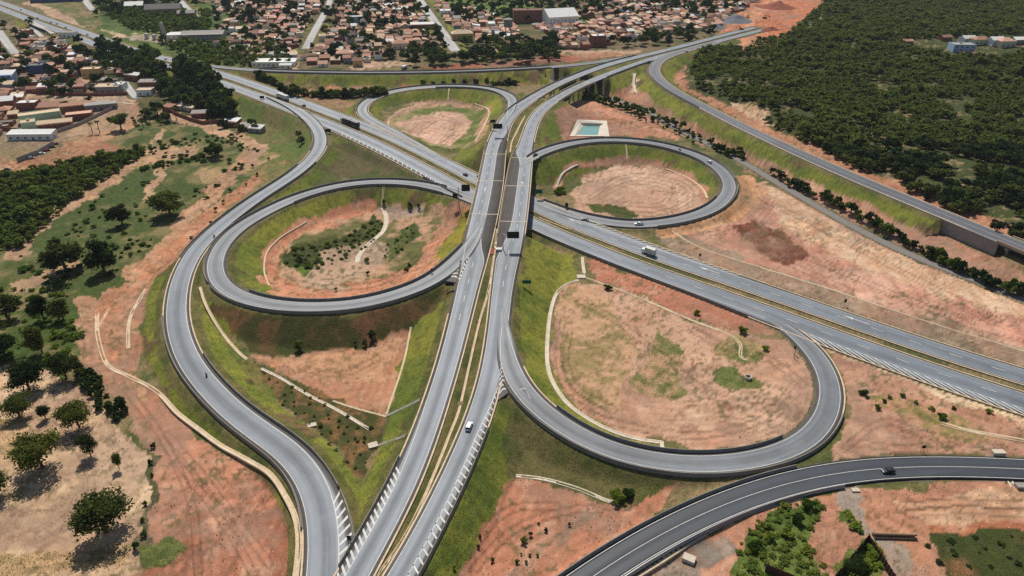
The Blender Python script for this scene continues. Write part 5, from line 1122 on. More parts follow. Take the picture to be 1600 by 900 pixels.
# ------------------------------------------------------------------ houses
ROOFS = {'terracotta': (166,122,98), 'rust brown': (140,102,82), 'pale ochre': (190,166,136), 'grey': (150,144,136), 'white': (208,205,198), 'dark brown': (112,82,68), 'pinkish': (188,146,124), 'sooty grey': (108,102,96)}
WALLS = {'brick': (134,86,68), 'cream': (216,200,168), 'white': (226,222,212), 'grey': (152,144,136), 'ochre': (202,164,112), 'pale blue': (150,172,190)}
RM = {k: simple('roof_tiles_' + k.replace(' ', '_'), c, .9, .28, .8, objvar=.14) for k, c in ROOFS.items()}
WM = {k: simple('wall_' + k.replace(' ', '_'), c, .9, .16, .6, objvar=.1) for k, c in WALLS.items()}
M['pane'] = simple('dark_window_pane', (40, 44, 50), .25, .1, 1.0, .5)
M['door'] = simple('brown_door', (90, 62, 46), .7, .15, 1.0)
def house_geo(w, d, h, roof, g):
    wl = MB(); rf = MB(); o = .45
    wl.box((0, 0, h / 2 - .5), (w, d, h + 1))
    if roof == 'hip':
        rh = min(w, d) * .24; L_ = abs(w - d) / 2; a, b = w / 2 + o, d / 2 + o; lx, ly = (L_, 0) if w >= d else (0, L_)
        c = [(-a, -b, h), (a, -b, h), (a, b, h), (-a, b, h)]; r0, r1 = (-lx, -ly, h + rh), (lx, ly, h + rh)
        if w >= d: rf.quad(c[0], c[1], r1, r0); rf.quad(c[2], c[3], r0, r1); rf.poly([c[3], c[0], r0]); rf.poly([c[1], c[2], r1])
        else: rf.quad(c[1], c[2], r1, r0); rf.quad(c[3], c[0], r0, r1); rf.poly([c[0], c[1], r0]); rf.poly([c[2], c[3], r1])
        rf.quad(c[3], c[2], c[1], c[0])
    elif roof == 'gable':
        rh = d * .22; a, b = w / 2 + o, d / 2 + o; t = .16
        for sg in (1, -1):
            q = [(-a, sg * b, h - .12), (a, sg * b, h - .12), (a, 0, h + rh), (-a, 0, h + rh)]
            rf.quad(*q[::sg]); rf.quad(*[(x, y, z - t) for x, y, z in q][::-sg])
            rf.quad(q[0], q[1], (q[1][0], q[1][1], q[1][2] - t), (q[0][0], q[0][1], q[0][2] - t))
        for sx in (1, -1): wl.poly([(sx * w / 2, -d / 2, h), (sx * w / 2, d / 2, h), (sx * w / 2, 0, h + rh - .25)])
    elif roof == 'shed':
        a, b = w / 2 + o * .6, d / 2 + o * .6; e = d * .09
        rf.box((0, 0, h + .3), (2 * a, 2 * b, .14)); rf.v = [(x, y, z + (y / b) * e) for x, y, z in rf.v]
        wl.box((0, d / 2 - .1, h + .05), (w - .02, .16, .8))
    else:
        rf.box((0, 0, h + .06), (w - .5, d - .5, .1))
        for x, y, sx, sy in ((0, d / 2 - .12, w, .24), (0, -d / 2 + .12, w, .24), (w / 2 - .12, 0, .24, d - .5), (-w / 2 + .12, 0, .24, d - .5)): wl.box((x, y, h + .25), (sx, sy, .5))
        if g.random() < .5: rf.box((g.uniform(-.2, .2) * w, g.uniform(-.2, .2) * d, h + .7), (1.6, 1.6, 1.2))
    return wl, rf
def house(pos, rz, w, d, h, roof, rc, wc, label, detail=False, seed=0, group=None, name='house', cat='house'):
    g = random.Random(seed); wl, rf = house_geo(w, d, h, roof, g); t = thing(name, label, cat, tuple(pos), rz, group)
    wl.build('wall', WM.get(wc) or M[wc], t); rf.build('roof', RM.get(rc) or M[rc], t)
    if detail:
        nw = max(1, int(w / 4)); fl = max(1, int(h / 3))
        for f in range(fl):
            for k in range(nw):
                x = -w / 2 + w * (k + .5) / nw
                if f == 0 and k == nw // 2:
                    m = MB(); m.box((x, -d / 2 - .03, 1.05), (.95, .1, 2.1)); m.build('door', M['door'], t)
                else:
                    m = MB(); m.box((x, -d / 2 - .03, 1.6 + f * 2.9), (1.3, .1, 1.1)); m.build('window', M['pane'], t)
        m = MB(); m.box((w / 2 + .03, 0, 1.6), (.1, 1.3, 1.1)); m.build('window', M['pane'], t)
    return t
ORD = ['first', 'second', 'third', 'fourth', 'fifth', 'sixth', 'seventh', 'eighth', 'ninth', 'tenth', 'eleventh', 'twelfth', 'thirteenth', 'fourteenth', 'fifteenth', 'sixteenth', 'seventeenth', 'eighteenth', 'nineteenth', 'twentieth']
RZC = math.radians(11)
hand = [ # px, py, w, d, h, rz, roof, roof colour, wall colour, label
 (66,190,9,24,6,-58,'flat','pale ochre','green_wall','long two-storey pale green house with flat roof on the dirt street'),
 (48,203,9,8,5.5,-58,'flat','pale ochre','green_wall','lower pale green front block beside the long green house'),
 (52,217,27,7,4,2,'shed','white','white','long low building with bright white roof by the red dirt yard'),
 (47,170,13,9,5,8,'flat','white','brick','flat-roofed brick house with pale slab roof above the long green house'),
 (8,166,14,10,5,20,'gable','white','brick','brick house with white sheet roof at the left margin'),
 (82,172,17,10,3.2,12,'shed','rust brown','brick','wide low shed with rust-brown roof beside the green house'),
 (88,199,20,7,3.4,24,'shed','pale ochre','brick','low brick house with ochre roof right of the green house'),
 (126,186,16,9,4,24,'flat','pinkish','brick','long brick house with pinkish terrace roof above the weedy lot'),
 (120,173,18,6,4.2,24,'shed','terracotta','brick','narrow brick house with terracotta roof behind the pinkish terrace'),
 (160,171,20,5,4,22,'shed','grey','grey','narrow grey walled lot house at the end of the brick row'),
 (10,134,16,12,9,14,'shed','white','pale blue','tall pale blue building with white roof at the left margin'),
 (60,113,12,10,6,10,'flat','sooty grey','blue_wall','strong blue house with flat roof among brick houses'),
 (126,136,13,10,3.6,8,'hip','terracotta','cream','cream house with wide terracotta roof above the grassy verge'),
 (172,143,19,13,4.5,6,'flat','pale ochre','grey','dark walled building with broad pale flat roof beside the dirt lane'),
 (190,140,7,9,4.5,6,'flat','white','white','small white building right of the broad pale flat roof'),
 (148,124,14,9,8.5,10,'flat','pale ochre','ochre','three-storey beige house above the hillside'),
 (103,126,16,9,5,12,'flat','dark brown','brick','dark brick house left of the three-storey beige house'),
 (210,124,14,6,4,-20,'shed','white','brick','brick house with long white roof by the cobbled lane'),
 (238,136,18,7,4.5,4,'shed','grey','brick','brick house with grey roof between cobbled lane and wood'),
 (229,148,11,8,4,4,'flat','pale ochre','white','small white-walled house at the corner of the cobbled lane'),
 (266,173,8,6,3.2,-25,'shed','rust brown','brick','small brick hut under palms behind the yard wall'),
 (283,170,7,6,3,-25,'shed','pale ochre','cream','pale-roofed hut among bushes, left of another under the wood'),
 (300,173,9,6,3,-25,'shed','pale ochre','cream','pale-roofed hut among bushes, right of another under the wood'),
 (318,183,14,6,3.2,10,'shed','grey','brick','brick house with stepped pale grey roof below the wood'),
 (364,196,10,7,3.4,-15,'shed','white','brick','hut with bright white roof below the highway slope'),
 (385,203,9,6,3,-15,'shed','grey','brick','hut with grey roof below the highway slope'),
 (402,206,9,6,3,-15,'shed','white','grey','smaller hut with white roof below the highway slope, rightmost'),
 (873,35,34,30,8,18,'gable','white','white','large hall with bright white roof in the town'),
 (824,33,32,16,12,4,'flat','dark brown','brick','big red-brick block with flat roof beside the white hall'),
 (258,22,38,20,7,14,'gable','sooty grey','grey','long dark grey roofed industrial shed behind the scrub'),
 (213,17,20,16,7,14,'gable','white','grey','pale roofed industrial hall left of the dark shed'),
 (237,9,14,10,6,14,'hip','sooty grey','grey','small dark roofed building behind the industrial shed'),
 (293,27,18,12,5,14,'gable','grey','brick','grey roofed shed at the right end of the industrial group'),
 (318,62,40,14,6,8,'shed','grey','grey','long grey warehouse beside the concrete works'),
 (358,52,12,10,5,8,'flat','white','white','white office right of the long grey warehouse'),
 (278,60,18,9,4,8,'shed','white','white','low white shed beside the silo of the concrete works'),
 (90,3,60,8,6,12,'shed','sooty grey','blue_wall','very long blue-walled building at the top left edge'),
 (108,58,16,7,4.5,0,'flat','grey','white','roadside white and grey kiosk building by the far highway'),
 (1500,80,18,12,6,-5,'flat','grey','pale blue','pale blue house with flat roof in the forest clearing'),
 (1518,87,18,6,1.5,-5,'shed','dark brown','brick','low brown-roofed outbuilding in front of the pale blue forest house'),
 (1510,66,12,9,4,6,'gable','white','white','small white-roofed house behind the pale blue forest house'),
 (1530,69,16,9,4.5,6,'hip','terracotta','cream','terracotta roofed house right of the white-roofed forest house'),
 (1553,70,12,10,5,6,'gable','white','white','white house with white gable in the forest clearing'),
 (1568,72,14,10,5,6,'hip','pinkish','cream','cream house with pinkish roof beside the big tree in the clearing'),
 (1588,68,10,8,4,6,'gable','white','grey','grey house with white roof at the right end of the clearing'),
 (1416,69,9,6,3.2,6,'gable','terracotta','brick','tiny orange-roofed hut alone in the forest'),
 (1476,63,9,7,3.5,6,'gable','rust brown','brick','small brown-roofed house at the left end of the clearing'),
 (696,26,12,14,7,11,'flat','white','white','white new house in the green lots right of the wide street'),
 (557,34,14,9,5.5,11,'flat','white','pale blue','pale blue-white house standing out among brown roofs'),
 (660,47,24,9,6,8,'shed','white','brick','long brick house with white roof beside the wide street'),
 (722,64,20,11,7.5,11,'hip','pale ochre','ochre','yellow two-storey house right of the lower end of the wide street'),
 (430,103,36,9,4,2,'shed','white','white','long white roofed shed beside the straight far ramp'),
 (447,107,10,4,3,2,'shed','white','white','small white shed roof close to the straight far ramp'),
 (933,71,13,11,9,14,'flat','white','brick','tall three-storey brick house at the front of the right quarter'),
 (540,92,14,10,5.5,8,'hip','pinkish','cream','cream house with pinkish hip roof in the front row by the ramp'),
 (626,75,15,10,5,8,'hip','terracotta','cream','cream house with dark terracotta hip roof before the tree belt, left one'),
 (673,76,17,10,5,8,'hip','rust brown','cream','cream house with brown hip roof before the tree belt, right one'),
]
M['green_wall'] = WM['green'] = simple('wall_pale_green', (178,194,160), .9, .14, .6)
M['blue_wall'] = WM['blue'] = simple('wall_strong_blue', (62,84,122), .8, .14, .6)
taken = []
for k, (x, y, w, d, h, a, rf, rc, wc, lb) in enumerate(hand):
    p = g1(x, y); house(p, math.radians(a), w, d, h, rf, rc, wc, lb, True, 900 + k); taken.append((p[0], p[1], max(w, d) * .62))
for q in towntree_pos: taken.append((q[0], q[1], -2.2))
AREAS = [ # polygon, rotation, lot, name
 ([(-30,70),(60,82),(150,100),(235,112),(260,128),(250,150),(205,152),(60,146),(-30,146)], 14, (9, 10), 'on left hillside'),
 ([(2,42),(60,52),(125,78),(150,100),(60,82),(-30,70),(-30,42)], 14, (9, 10), 'along hillside street'),
 ([(-30,146),(30,150),(60,160),(30,215),(-30,222)], 18, (10, 11), 'at left margin'),
 ([(340,40),(400,5),(502,2),(490,40),(470,76),(455,104),(405,106),(380,90),(340,78)], 11, (9.2, 12.5), 'left of narrow street'),
 ([(522,0),(648,0),(700,76),(690,80),(600,90),(560,104),(470,105),(484,76)], 9, (9.2, 12.5), 'between pale streets'),
 ([(672,2),(760,20),(800,34),(812,60),(760,64),(722,76),(708,66)], 6, (9.5, 12.5), 'right of wide street'),
 ([(812,36),(1000,-2),(1190,-2),(1150,22),(1120,42),(1050,56),(960,70),(905,78),(870,78),(865,60)], 16, (9.2, 12.5), 'in right quarter')]
cand = []
for poly, a, (lx, ly), nm in AREAS:
    ar = math.radians(a); P = np.array(poly, float); X = ground(P[:, 0], P[:, 1]); ca, sa = math.cos(ar), math.sin(ar)
    U = X[:, 0] * ca + X[:, 1] * sa; V_ = -X[:, 0] * sa + X[:, 1] * ca
    for vv in np.arange(V_.min(), V_.max(), ly):
        for uu in np.arange(U.min(), U.max(), lx):
            if random.random() < .12: continue
            u2 = uu + random.uniform(-1.5, 1.5); v2 = vv + random.uniform(-4, 4); x, y = u2 * ca - v2 * sa, u2 * sa + v2 * ca
            z = float(height(x, y)); q = proj(np.array([[x, y, z]])); px, py = float(q[0][0]), float(q[1][0])
            if not inpoly(np.array([px]), np.array([py]), poly)[0]: continue
            j = int(np.clip(math.log(max(y + 40, 79) / Y0) / RY, 0, NR - 1)); i = int(np.clip((x / (y + 40) + UL) / (2 * UL) * (NC - 1), 0, NC - 1))
            if dedge.reshape(NR, NC)[j, i] < 6.5: continue
            if any((x - t[0]) ** 2 + (y - t[1]) ** 2 < (t[2] + 4.0) ** 2 for t in taken): continue
            left = 'left' in nm or 'hillside' in nm
            brickish = nm in ('on left hillside', 'along hillside street', 'at left margin')
            rf = random.choices(['hip', 'gable', 'shed', 'flat'], (1, 2, 5, 3) if brickish else (4, 4, 2, 1))[0]
            rc = random.choices(['terracotta', 'rust brown', 'pale ochre', 'grey', 'white', 'dark brown', 'pinkish'], (2, 4, 2, 2, 2, 3, 2) if brickish else (5, 4, 2, 1.6, 1.2, 2.5, 4))[0]
            if rf == 'flat': rc = random.choice(['grey', 'pale ochre', 'dark brown', 'sooty grey'])
            wc = random.choices(['brick', 'cream', 'white', 'grey', 'ochre'], (7, 1, 1.5, 2, .6) if brickish else (4, 3, 3, 2, 1))[0]
            cand.append((x, y, z, px, py, ar + random.choice((0, 0, 0, math.pi / 2)) + random.uniform(-.05, .05), random.uniform(5.4, 8.4), random.uniform(6, 9.5), random.choice((2.5, 2.6, 2.8, 3.0, 4.8)), rf, rc, wc, nm))
cand.sort(key=lambda c: c[1]); near_h = cand[:300 - len(hand) - 5]; far_h = cand[300 - len(hand) - 5:]
print('houses', len(cand), len(near_h))
grp = {}
for c in near_h: grp.setdefault((c[9], c[10], c[11], c[12]), []).append(c)
RN = {'hip': 'hip', 'gable': 'gable', 'shed': 'lean-to', 'flat': 'flat'}
for key, L_ in grp.items():
    L_.sort(key=lambda c: c[3])
    for k, c in enumerate(L_):
        x, y, z, px, py, rz, w, d, h, rf, rc, wc, nm = c
        st = 'two-storey ' if h > 4.5 else ''
        lb = f"{st}{wc} house with {rc} {RN[rf]} roof {nm}" + ('' if len(L_) == 1 else f", {ORD[min(k, 19)]} such from left")
        house((x, y, z), rz, w, d, h, rf, rc, wc, lb, brickish_detail := (y < 620), 2000 + k, 'town houses')
# the rest of the far town as one mass
def far_mass():
    Vw, Fw, Vr, Fr = [], [], [], []
    extra = []
    P = [(330,-40),(1240,-40),(1180,4),(1000,-2),(760,-2),(400,4),(340,30)]
    W3, u, v = scatter(P, 13.5)
    for q in range(len(W3)): extra.append((W3[q][0], W3[q][1], W3[q][2], 0, 0, RZC + random.uniform(-.1, .1), random.uniform(6, 9), random.uniform(6, 10), 3.0, random.choice(['hip', 'gable', 'gable', 'shed']), random.choice(list(ROOFS)[:7]), 'cream', ''))
    byc = {}
    for c in far_h + extra:
        g = random.Random(int(c[0] * 7)); wl, rf = house_geo(c[6], c[7], c[8], c[9], g); ca, sa = math.cos(c[5]), math.sin(c[5])
        for mb, key in ((wl, ('w', c[11])), (rf, ('r', c[10]))):
            V, F = byc.setdefault(key, ([], [])); n = len(V)
            V += [(x * ca - y * sa + c[0], x * sa + y * ca + c[1], z + c[2]) for x, y, z in mb.v]; F += [tuple(i + n for i in f) for f in mb.f]
    me = bpy.data.meshes.new('far_town_houses'); AV, AF, AM = [], [], []
    for k, (key, (V, F)) in enumerate(byc.items()):
        me.materials.append(WM[key[1]] if key[0] == 'w' else RM[key[1]]); n = len(AV); AV += V; AF += [tuple(i + n for i in f) for f in F]; AM += [k] * len(F)
    me.from_pydata(AV, [], AF); me.polygons.foreach_set('material_index', np.array(AM, np.int32)); me.update()
    tag(link('far_town_houses', me), 'distant low houses of the town near the top edge', 'houses', None, 'stuff')
far_mass()
def wall_run(line, h, th, mat, label, name='yard_wall', cat='wall'):
    mb = MB(); P = [g1(*p) for p in line]
    for a, b in zip(P[:-1], P[1:]):
        d = b - a; L_ = math.hypot(d[0], d[1]); n = np.array([-d[1], d[0]]) / L_ * th / 2
        A = [(a[0] + n[0], a[1] + n[1]), (a[0] - n[0], a[1] - n[1]), (b[0] - n[0], b[1] - n[1]), (b[0] + n[0], b[1] + n[1])]; zs = [a[2], a[2], b[2], b[2]]
        lo = [(x, y, z - .6) for (x, y), z in zip(A, zs)]; hi = [(x, y, z + h) for (x, y), z in zip(A, zs)]
        mb.quad(*hi); 
        for i in range(4): j = (i + 1) % 4; mb.quad(lo[i], lo[j], hi[j], hi[i])
    return tag(mb.build(name, M.get(mat) or WM[mat], None), label, cat)
wall_run([(255,168),(275,180),(300,190),(318,195),(345,192)], 2.4, .25, 'brick', 'brick yard wall along the dirt lane below the wood')
wall_run([(0,142),(50,146),(110,150),(165,150),(200,148)], 2.2, .25, 'brick', 'long brick yard wall along the grassy verge of the hillside')
wall_run([(0,204),(25,206),(60,212)], 2.4, .25, 'brick', 'brick yard wall left of the pale green house')
wall_run([(90,208),(125,196),(176,172)], 2.2, .25, 'grey', 'grey lot wall above the weedy slope')
wall_run([(28,254),(60,242),(85,228)], 3.0, .4, 'grey', 'dark grey wall of the scrap yard beside parked cars')
wall_run([(392,75),(455,104)], 2.0, .25, 'brick', 'brick garden wall left of the short dirt street')
wall_run([(870,77),(905,78),(960,70)], 2.0, .25, 'brick', 'brick wall in front of the right quarter')
# rusty sheet fence and timber barrier in the lower right corner
def sheet_fence(a, b, h, label):
    A, B = g1(*a), g1(*b); t = thing('sheet_fence', label, 'fence', tuple(A)); d = B - A; L_ = math.hypot(d[0], d[1]); ux, uy = d[0] / L_, d[1] / L_; n = int(L_ / .5); mb = MB()
    for k in range(n):
        for q in (0, 1):
            s = (k + q) * L_ / n; w = .06 if q == 0 else -.06
        s0, s1 = k * L_ / n, (k + 1) * L_ / n; o0, o1 = (.06, -.06) if k % 2 else (-.06, .06); z0, z1 = d[2] * k / n, d[2] * (k + 1) / n
        p0 = (ux * s0 - uy * o0, uy * s0 + ux * o0); p1 = (ux * s1 - uy * o1, uy * s1 + ux * o1); e = (-uy * .04, ux * .04)
        mb.quad((*p0, z0 - .5), (*p1, z1 - .5), (*p1, z1 + h), (*p0, z0 + h)); mb.quad((p1[0] + e[0], p1[1] + e[1], z1 - .5), (p0[0] + e[0], p0[1] + e[1], z0 - .5), (p0[0] + e[0], p0[1] + e[1], z0 + h), (p1[0] + e[0], p1[1] + e[1], z1 + h))
        mb.quad((*p0, z0 + h), (*p1, z1 + h), (p1[0] + e[0], p1[1] + e[1], z1 + h), (p0[0] + e[0], p0[1] + e[1], z0 + h))
    mb.build('sheeting', M['rust'], t)
    for k in range(max(2, int(L_ / 3)) + 1):
        s = L_ * k / max(2, int(L_ / 3)); p = MB(); z = d[2] * s / L_; p.box((ux * s - uy * .2, uy * s + ux * .2, z + h / 2 - .2), (.14, .14, h + .6)); p.build('post', M['timber'], t)
sheet_fence((1354,846), (1288,925), 2.3, 'rusty sheet fence running down to the left from the corner post')
sheet_fence((1354,846), (1408,930), 2.3, 'rusty sheet fence running down to the right beside the old concrete road')
sheet_fence((1195,893), (1255,918), 2.4, 'low rusty sheet fence at the bottom edge of the corner lot')
A, B = g1(1365,842), g1(1432,844)
for k, (dy, dz, l) in enumerate(((0, .35, 'lowest timber log lying across the old concrete road'), (1.0, .4, 'second timber log lying across the old concrete road, behind the first'), (.5, .95, 'uppermost timber log resting on two logs across the old concrete road'))):
    m = MB(); m.tube((0, 0, 0), tuple(B - A), .3, .25, 10); o = m.build('timber_log', M['timber']); o.location = A + np.array([0, dy, dz]); tag(o, l, 'log')
slab(1076, 876, (2.8, 1.9, .7), 'loose grey concrete slab on gravel below the new road', 'concrete_slab', 'slab', 'pale_conc', -.5, .3)
slab(1558, 711, (3.2, 1.6, 1.2), 'small concrete culvert box beside the upper edge of the new road', 'culvert_box', 'culvert', 'pale_conc')
slab(1336, 768, (2.0, 1.2, .6), 'pale concrete box at the lower edge of the new road by the scrub', 'culvert_box', 'culvert', 'pale_conc')
slab(1594, 762, (2.6, 1.6, .9), 'concrete box by the white kerb at the right margin', 'culvert_box', 'culvert', 'grey_conc')
slab(488, 666, (2.4, 1.6, .5), 'pale concrete box on the grass inside the left ramp', 'culvert_box', 'culvert', 'pale_conc', .4)
slab(583, 698, (2.6, 2.0, .6), 'white outlet slab at the foot of the lower chute', 'outlet_slab', 'culvert', 'pale_conc', .4)
slab(779, 393, (2.4, 1.8, 1.2), 'small white cabinet in the median below the overpass', 'utility_cabinet', 'cabinet', 'white_paint')
slab(763, 394, (6.5, 5.5, .25), 'square red earth patch paved in the median', 'median_pad', 'pad', 'soilheap')
slab(720, 632, (2.2, 1.6, .4), 'small brown inspection cover on the median gutter', 'inspection_cover', 'cover', 'timber')
slab(908, 434, (3.4, 2.6, .5), 'pale concrete basin at the foot of the stepped chute', 'basin', 'basin', 'pale_conc')
m = MB(); m.tube((0,0,-.3),(0,0,.9),1.1,1.1,18,False); m.tube((0,0,.9),(0,0,-.3),.85,.85,18,False)
for i in range(18):
    a0, a1 = 2*math.pi*i/18, 2*math.pi*(i+1)/18
    m.quad((1.1*math.cos(a0),1.1*math.sin(a0),.9),(1.1*math.cos(a1),1.1*math.sin(a1),.9),(.85*math.cos(a1),.85*math.sin(a1),.9),(.85*math.cos(a0),.85*math.sin(a0),.9))
o = m.build('concrete_ring', M['pale_conc']); o.location = g1(1168,592); tag(o, 'concrete well ring standing in the green patch of the near loop', 'ring')
# water tower, mast, silo works
p = g1(794, 66); t = thing('water_tower', 'grey water tower on tall legs at the edge of the tree belt', 'tower', tuple(p))
m = MB(); m.tube((0,0,14),(0,0,21),4.2,4.2,20); m.tube((0,0,21),(0,0,22.2),4.4,.6,20); m.build('tank', M['grey_conc'], t)
for k in range(4):
    a = math.pi/4 + k*math.pi/2; m = MB(); m.tube((4*math.cos(a),4*math.sin(a),-1),(3.4*math.cos(a),3.4*math.sin(a),14),.4,.35,8); m.build('leg', M['grey_conc'], t)
p = g1(621, 56); t = thing('radio_mast', 'thin tall radio mast rising among the houses', 'mast', tuple(p))
m = MB(); m.tube((0,0,-1),(0,0,32),.55,.25,8); m.build('pole', M['steel'], t); m = MB(); [m.box((x,y,30),(.3,.3,2.2)) for x,y in ((.8,0),(-.5,.7),(-.5,-.7))]; m.box((0,0,30),(1.8,.15,.15)); m.build('antenna', M['white_paint'], t)
p = g1(261, 66); t = thing('silo_tower', 'pale slanted silo tower of the concrete works', 'silo', tuple(p))
m = MB(); m.tube((0,0,-1),(-1.6,0,17),2.0,1.8,14); m.build('silo', M['pale_conc'], t); m = MB(); m.tube((-1.6,0,17),(-1.7,0,18.4),1.8,.5,14); m.build('cap', M['steel'], t)
for k, (x, y, l) in enumerate(((230,60,'leftmost white tank of the concrete works'), (242,62,'second white tank of the concrete works from the left'), (251,63,'third white tank of the concrete works, beside the silo'))):
    t = thing('storage_tank', l, 'tank', tuple(g1(x, y))); m = MB(); m.tube((0,0,-.5),(0,0,4.5),2.0,2.0,14); m.build('shell', M['white_paint'], t); m = MB(); m.tube((0,0,4.5),(0,0,5.3),2.05,.3,14); m.build('lid', M['pale_conc'], t)
# gravel heap on the far works
def heap_mesh(px, py, w, d, h, mat, label):
    p = g1(px, py); n = 26; V = []; 
    for j in range(n):
        for i in range(n):
            x = (i/(n-1)-.5)*2; y = (j/(n-1)-.5)*2; r = math.hypot(x, y); z = max(0, 1-r)*h*(.8+.5*float(vnoise(np.array([x*9+px]), np.array([y*9]), 2.0, 3)[0])) - .3
            V.append((x*w/2, y*d/2, z))
    a = np.arange(n*n).reshape(n, n); F = np.stack([a[:-1,:-1].ravel(), a[:-1,1:].ravel(), a[1:,1:].ravel(), a[1:,:-1].ravel()], 1)
    o = link('gravel_heap', mesh_np('gravel_heap', V, F, smooth=True), M[mat]); o.location = p; tag(o, label, 'heap')
heap_mesh(1150, 33, 38, 40, 7, 'tarmac_heap', 'large grey gravel heap beside the red earthworks')
heap_mesh(1123, 44, 16, 16, 3.5, 'tarmac_heap', 'smaller grey gravel heap left of the large one')
heap_mesh(1215, 12, 40, 50, 7, 'soilheap', 'long red soil bank on the earthworks at the top')
heap_mesh(1205, 48, 26, 18, 4, 'soilheap', 'red soil bank at the forest end of the earthworks')
def pole(px, py, h, label, arm=True):
    t = thing('utility_pole', label, 'pole', tuple(g1(px, py))); m = MB(); m.tube((0,0,-.6),(0,0,h),.17,.11,8); m.build('shaft', M['grey_conc'], t)
    if arm: m = MB(); m.box((0,0,h-.5),(2.0,.12,.12)); m.build('crossarm', M['timber'], t)
for x, y, l in ((333,207,'concrete utility pole beside the dirt lane below the wood'),(220,166,'utility pole by the dirt crossing left of the wood'),(1313,101,'leftmost pale power pole in the forest'),(1384,107,'pale power pole in the forest, second from the left'),(1462,112,'pale power pole in the forest, third from the left'),(1545,119,'rightmost pale power pole in the forest'),(486,176,'thin pole in the lower highway median behind the dark car'),(1240,560,'thin post at the inner edge of the near loop ramp')): pole(x, y, 9 if 'power' in l or 'utility' in l else 4, l, 'power' in l or 'utility' in l)

# ------------------------------------------------------------------ road signs
def cantilever(px, py, h, panels, label):
    """panels: (x offset, z centre, width, height, material)"""
    p = g1(px, py); t = thing('overhead_sign', label, 'road sign', tuple(p)); m = MB(); m.tube((0,0,-.4),(0,0,h),.2,.15,10); m.build('post', M['steel'], t)
    for x, z, w, hh, mt in panels:
        m = MB(); m.tube((0,0,min(z, h-.2)),(x,0,min(z, h-.2)),.11,.11,8); m.build('arm', M['steel'], t)
        b = MB(); b.box((x,-.16,z),(w,.08,hh)); b.build('panel', M[mt], t, .015)
        f = MB(); f.box((x,.0,z),(w*.98,.06,hh*.96)); f.build('panel_frame', M['steel'] if mt == 'sign_green' else M['sign_dark'], t)
cantilever(786, 391, 7.2, [(4.0,6.6,4.8,2.9,'sign_dark')], 'large dark overhead sign on an arm over the right carriageway at the overpass')
cantilever(793, 214, 6.6, [(-5.6,6.2,5.2,3.0,'sign_dark')], 'dark overhead sign on an arm over the left carriageway beyond the overpass')
cantilever(766, 203, 5.2, [(1.6,5.2,3.2,1.8,'sign_dark')], 'small dark sign on a post above the grass edge behind the overhead sign')
cantilever(717, 320, 9.0, [(3.6,8.6,4.0,3.4,'sign_dark'),(-1.6,4.6,2.4,2.6,'sign_dark')], 'tall post with two dark panels beside the left loop exit before the overpass')
def board(px, py, w, h, z, label, mt='sign_dark', rz=0.0, name='road_sign'):
    t = thing(name, label, 'road sign', tuple(g1(px, py)), rz); b = MB(); b.box((0,0,z),(w,.1,h)); b.build('panel', M[mt], t, .015)
    for s in (-1, 1):
        m = MB(); m.tube((s*w*.34,.12,-.4),(s*w*.34,.12,z+h*.45),.07,.07,8); m.build('post', M['steel'], t)
board(703, 453, 3.2, 1.6, 2.4, 'dark sign on two posts in the gore of the left loop exit')
board(823, 450, 3.2, 1.5, 2.4, 'green direction sign on the grass slope right of the upper highway', 'sign_green')
board(842, 312, 3.2, 2.2, 4.2, 'green direction sign on tall posts just right of the overpass', 'sign_green')
board(885, 327, 1.4, 1.9, 2.2, 'narrow dark sign beside the dirt bank in the right loop')
board(513, 209, 3.6, 2.0, 2.0, 'dark sign in the hatched gore where the left ramp splits off')
board(410, 156, 3.2, 1.9, 1.8, 'dark sign at the near edge of the lower highway on the slope')
board(1440, 708, 1.0, 1.0, 2.0, 'small round-topped sign beside the upper edge of the new road')
board(1240, 553, .9, 1.1, 2.4, 'small dark marker sign on the inner edge of the near loop ramp')
board(675, 428, .8, 1.0, 1.8, 'small dark marker sign on the grass inside the left loop')
board(1093, 405, .9, 1.2, 2.0, 'small dark sign by the cream channel beside the lower highway')
board(1319, 478, .9, 1.4, 2.2, 'small dark sign on bare ground right of the lower highway arrows')
board(547, 852, .9, 1.6, 2.2, 'dark marker board at the tip where left ramp and upper highway meet')

# ------------------------------------------------------------------ vehicles
PAINT = {}; VS = .78        # vehicles measured against the carriageways of the photograph
def paint_mat(nm, c):
    if nm not in PAINT: PAINT[nm] = simple('car_paint_' + nm, c, .28, .05, .8, .6)
    return PAINT[nm]
COLS = {'white': (232,232,230), 'black': (22,23,26), 'silver': (168,172,176), 'dark': (40,42,48), 'red': (150,34,30), 'blue': (50,66,110)}
M['glass'] = simple('dark_vehicle_glass', (18,22,26), .1, .05, 1.0, .6); M['tyre'] = simple('black_tyre', (22,22,22), .9, .1, 2.0); M['rim'] = simple('grey_rim', (150,150,152), .4, .1, 2.0)
M['lamp'] = simple('clear_headlamp', (220,222,224), .2, .05, 2.0); M['tail'] = simple('red_tail_lamp', (130,18,16), .3, .05, 2.0); M['cargo_dark'] = simple('dark_tarpaulin', (58,58,60), .8, .25, .6); M['yellow'] = simple('yellow_machine_paint', (196,140,40), .5, .15, 1.0)
def wheels(t, xs, y, r=.33, w=.24):
    for x in xs:
        for s in (1, -1):
            m = MB(); m.wheel((x, s * y, r), r, w); o = m.build('wheel', M['tyre'], t); q = MB(); q.wheel((x, s * (y + w * .5 + .01), r), r * .6, .03); q.build('rim', M['rim'], o)
def lamps(t, xf, xb, y, z):
    for s in (1, -1):
        m = MB(); m.box((xf, s * y, z), (.1, .36, .18)); m.build('headlight', M['lamp'], t); m = MB(); m.box((xb, s * y, z + .1), (.1, .26, .22)); m.build('taillight', M['tail'], t)
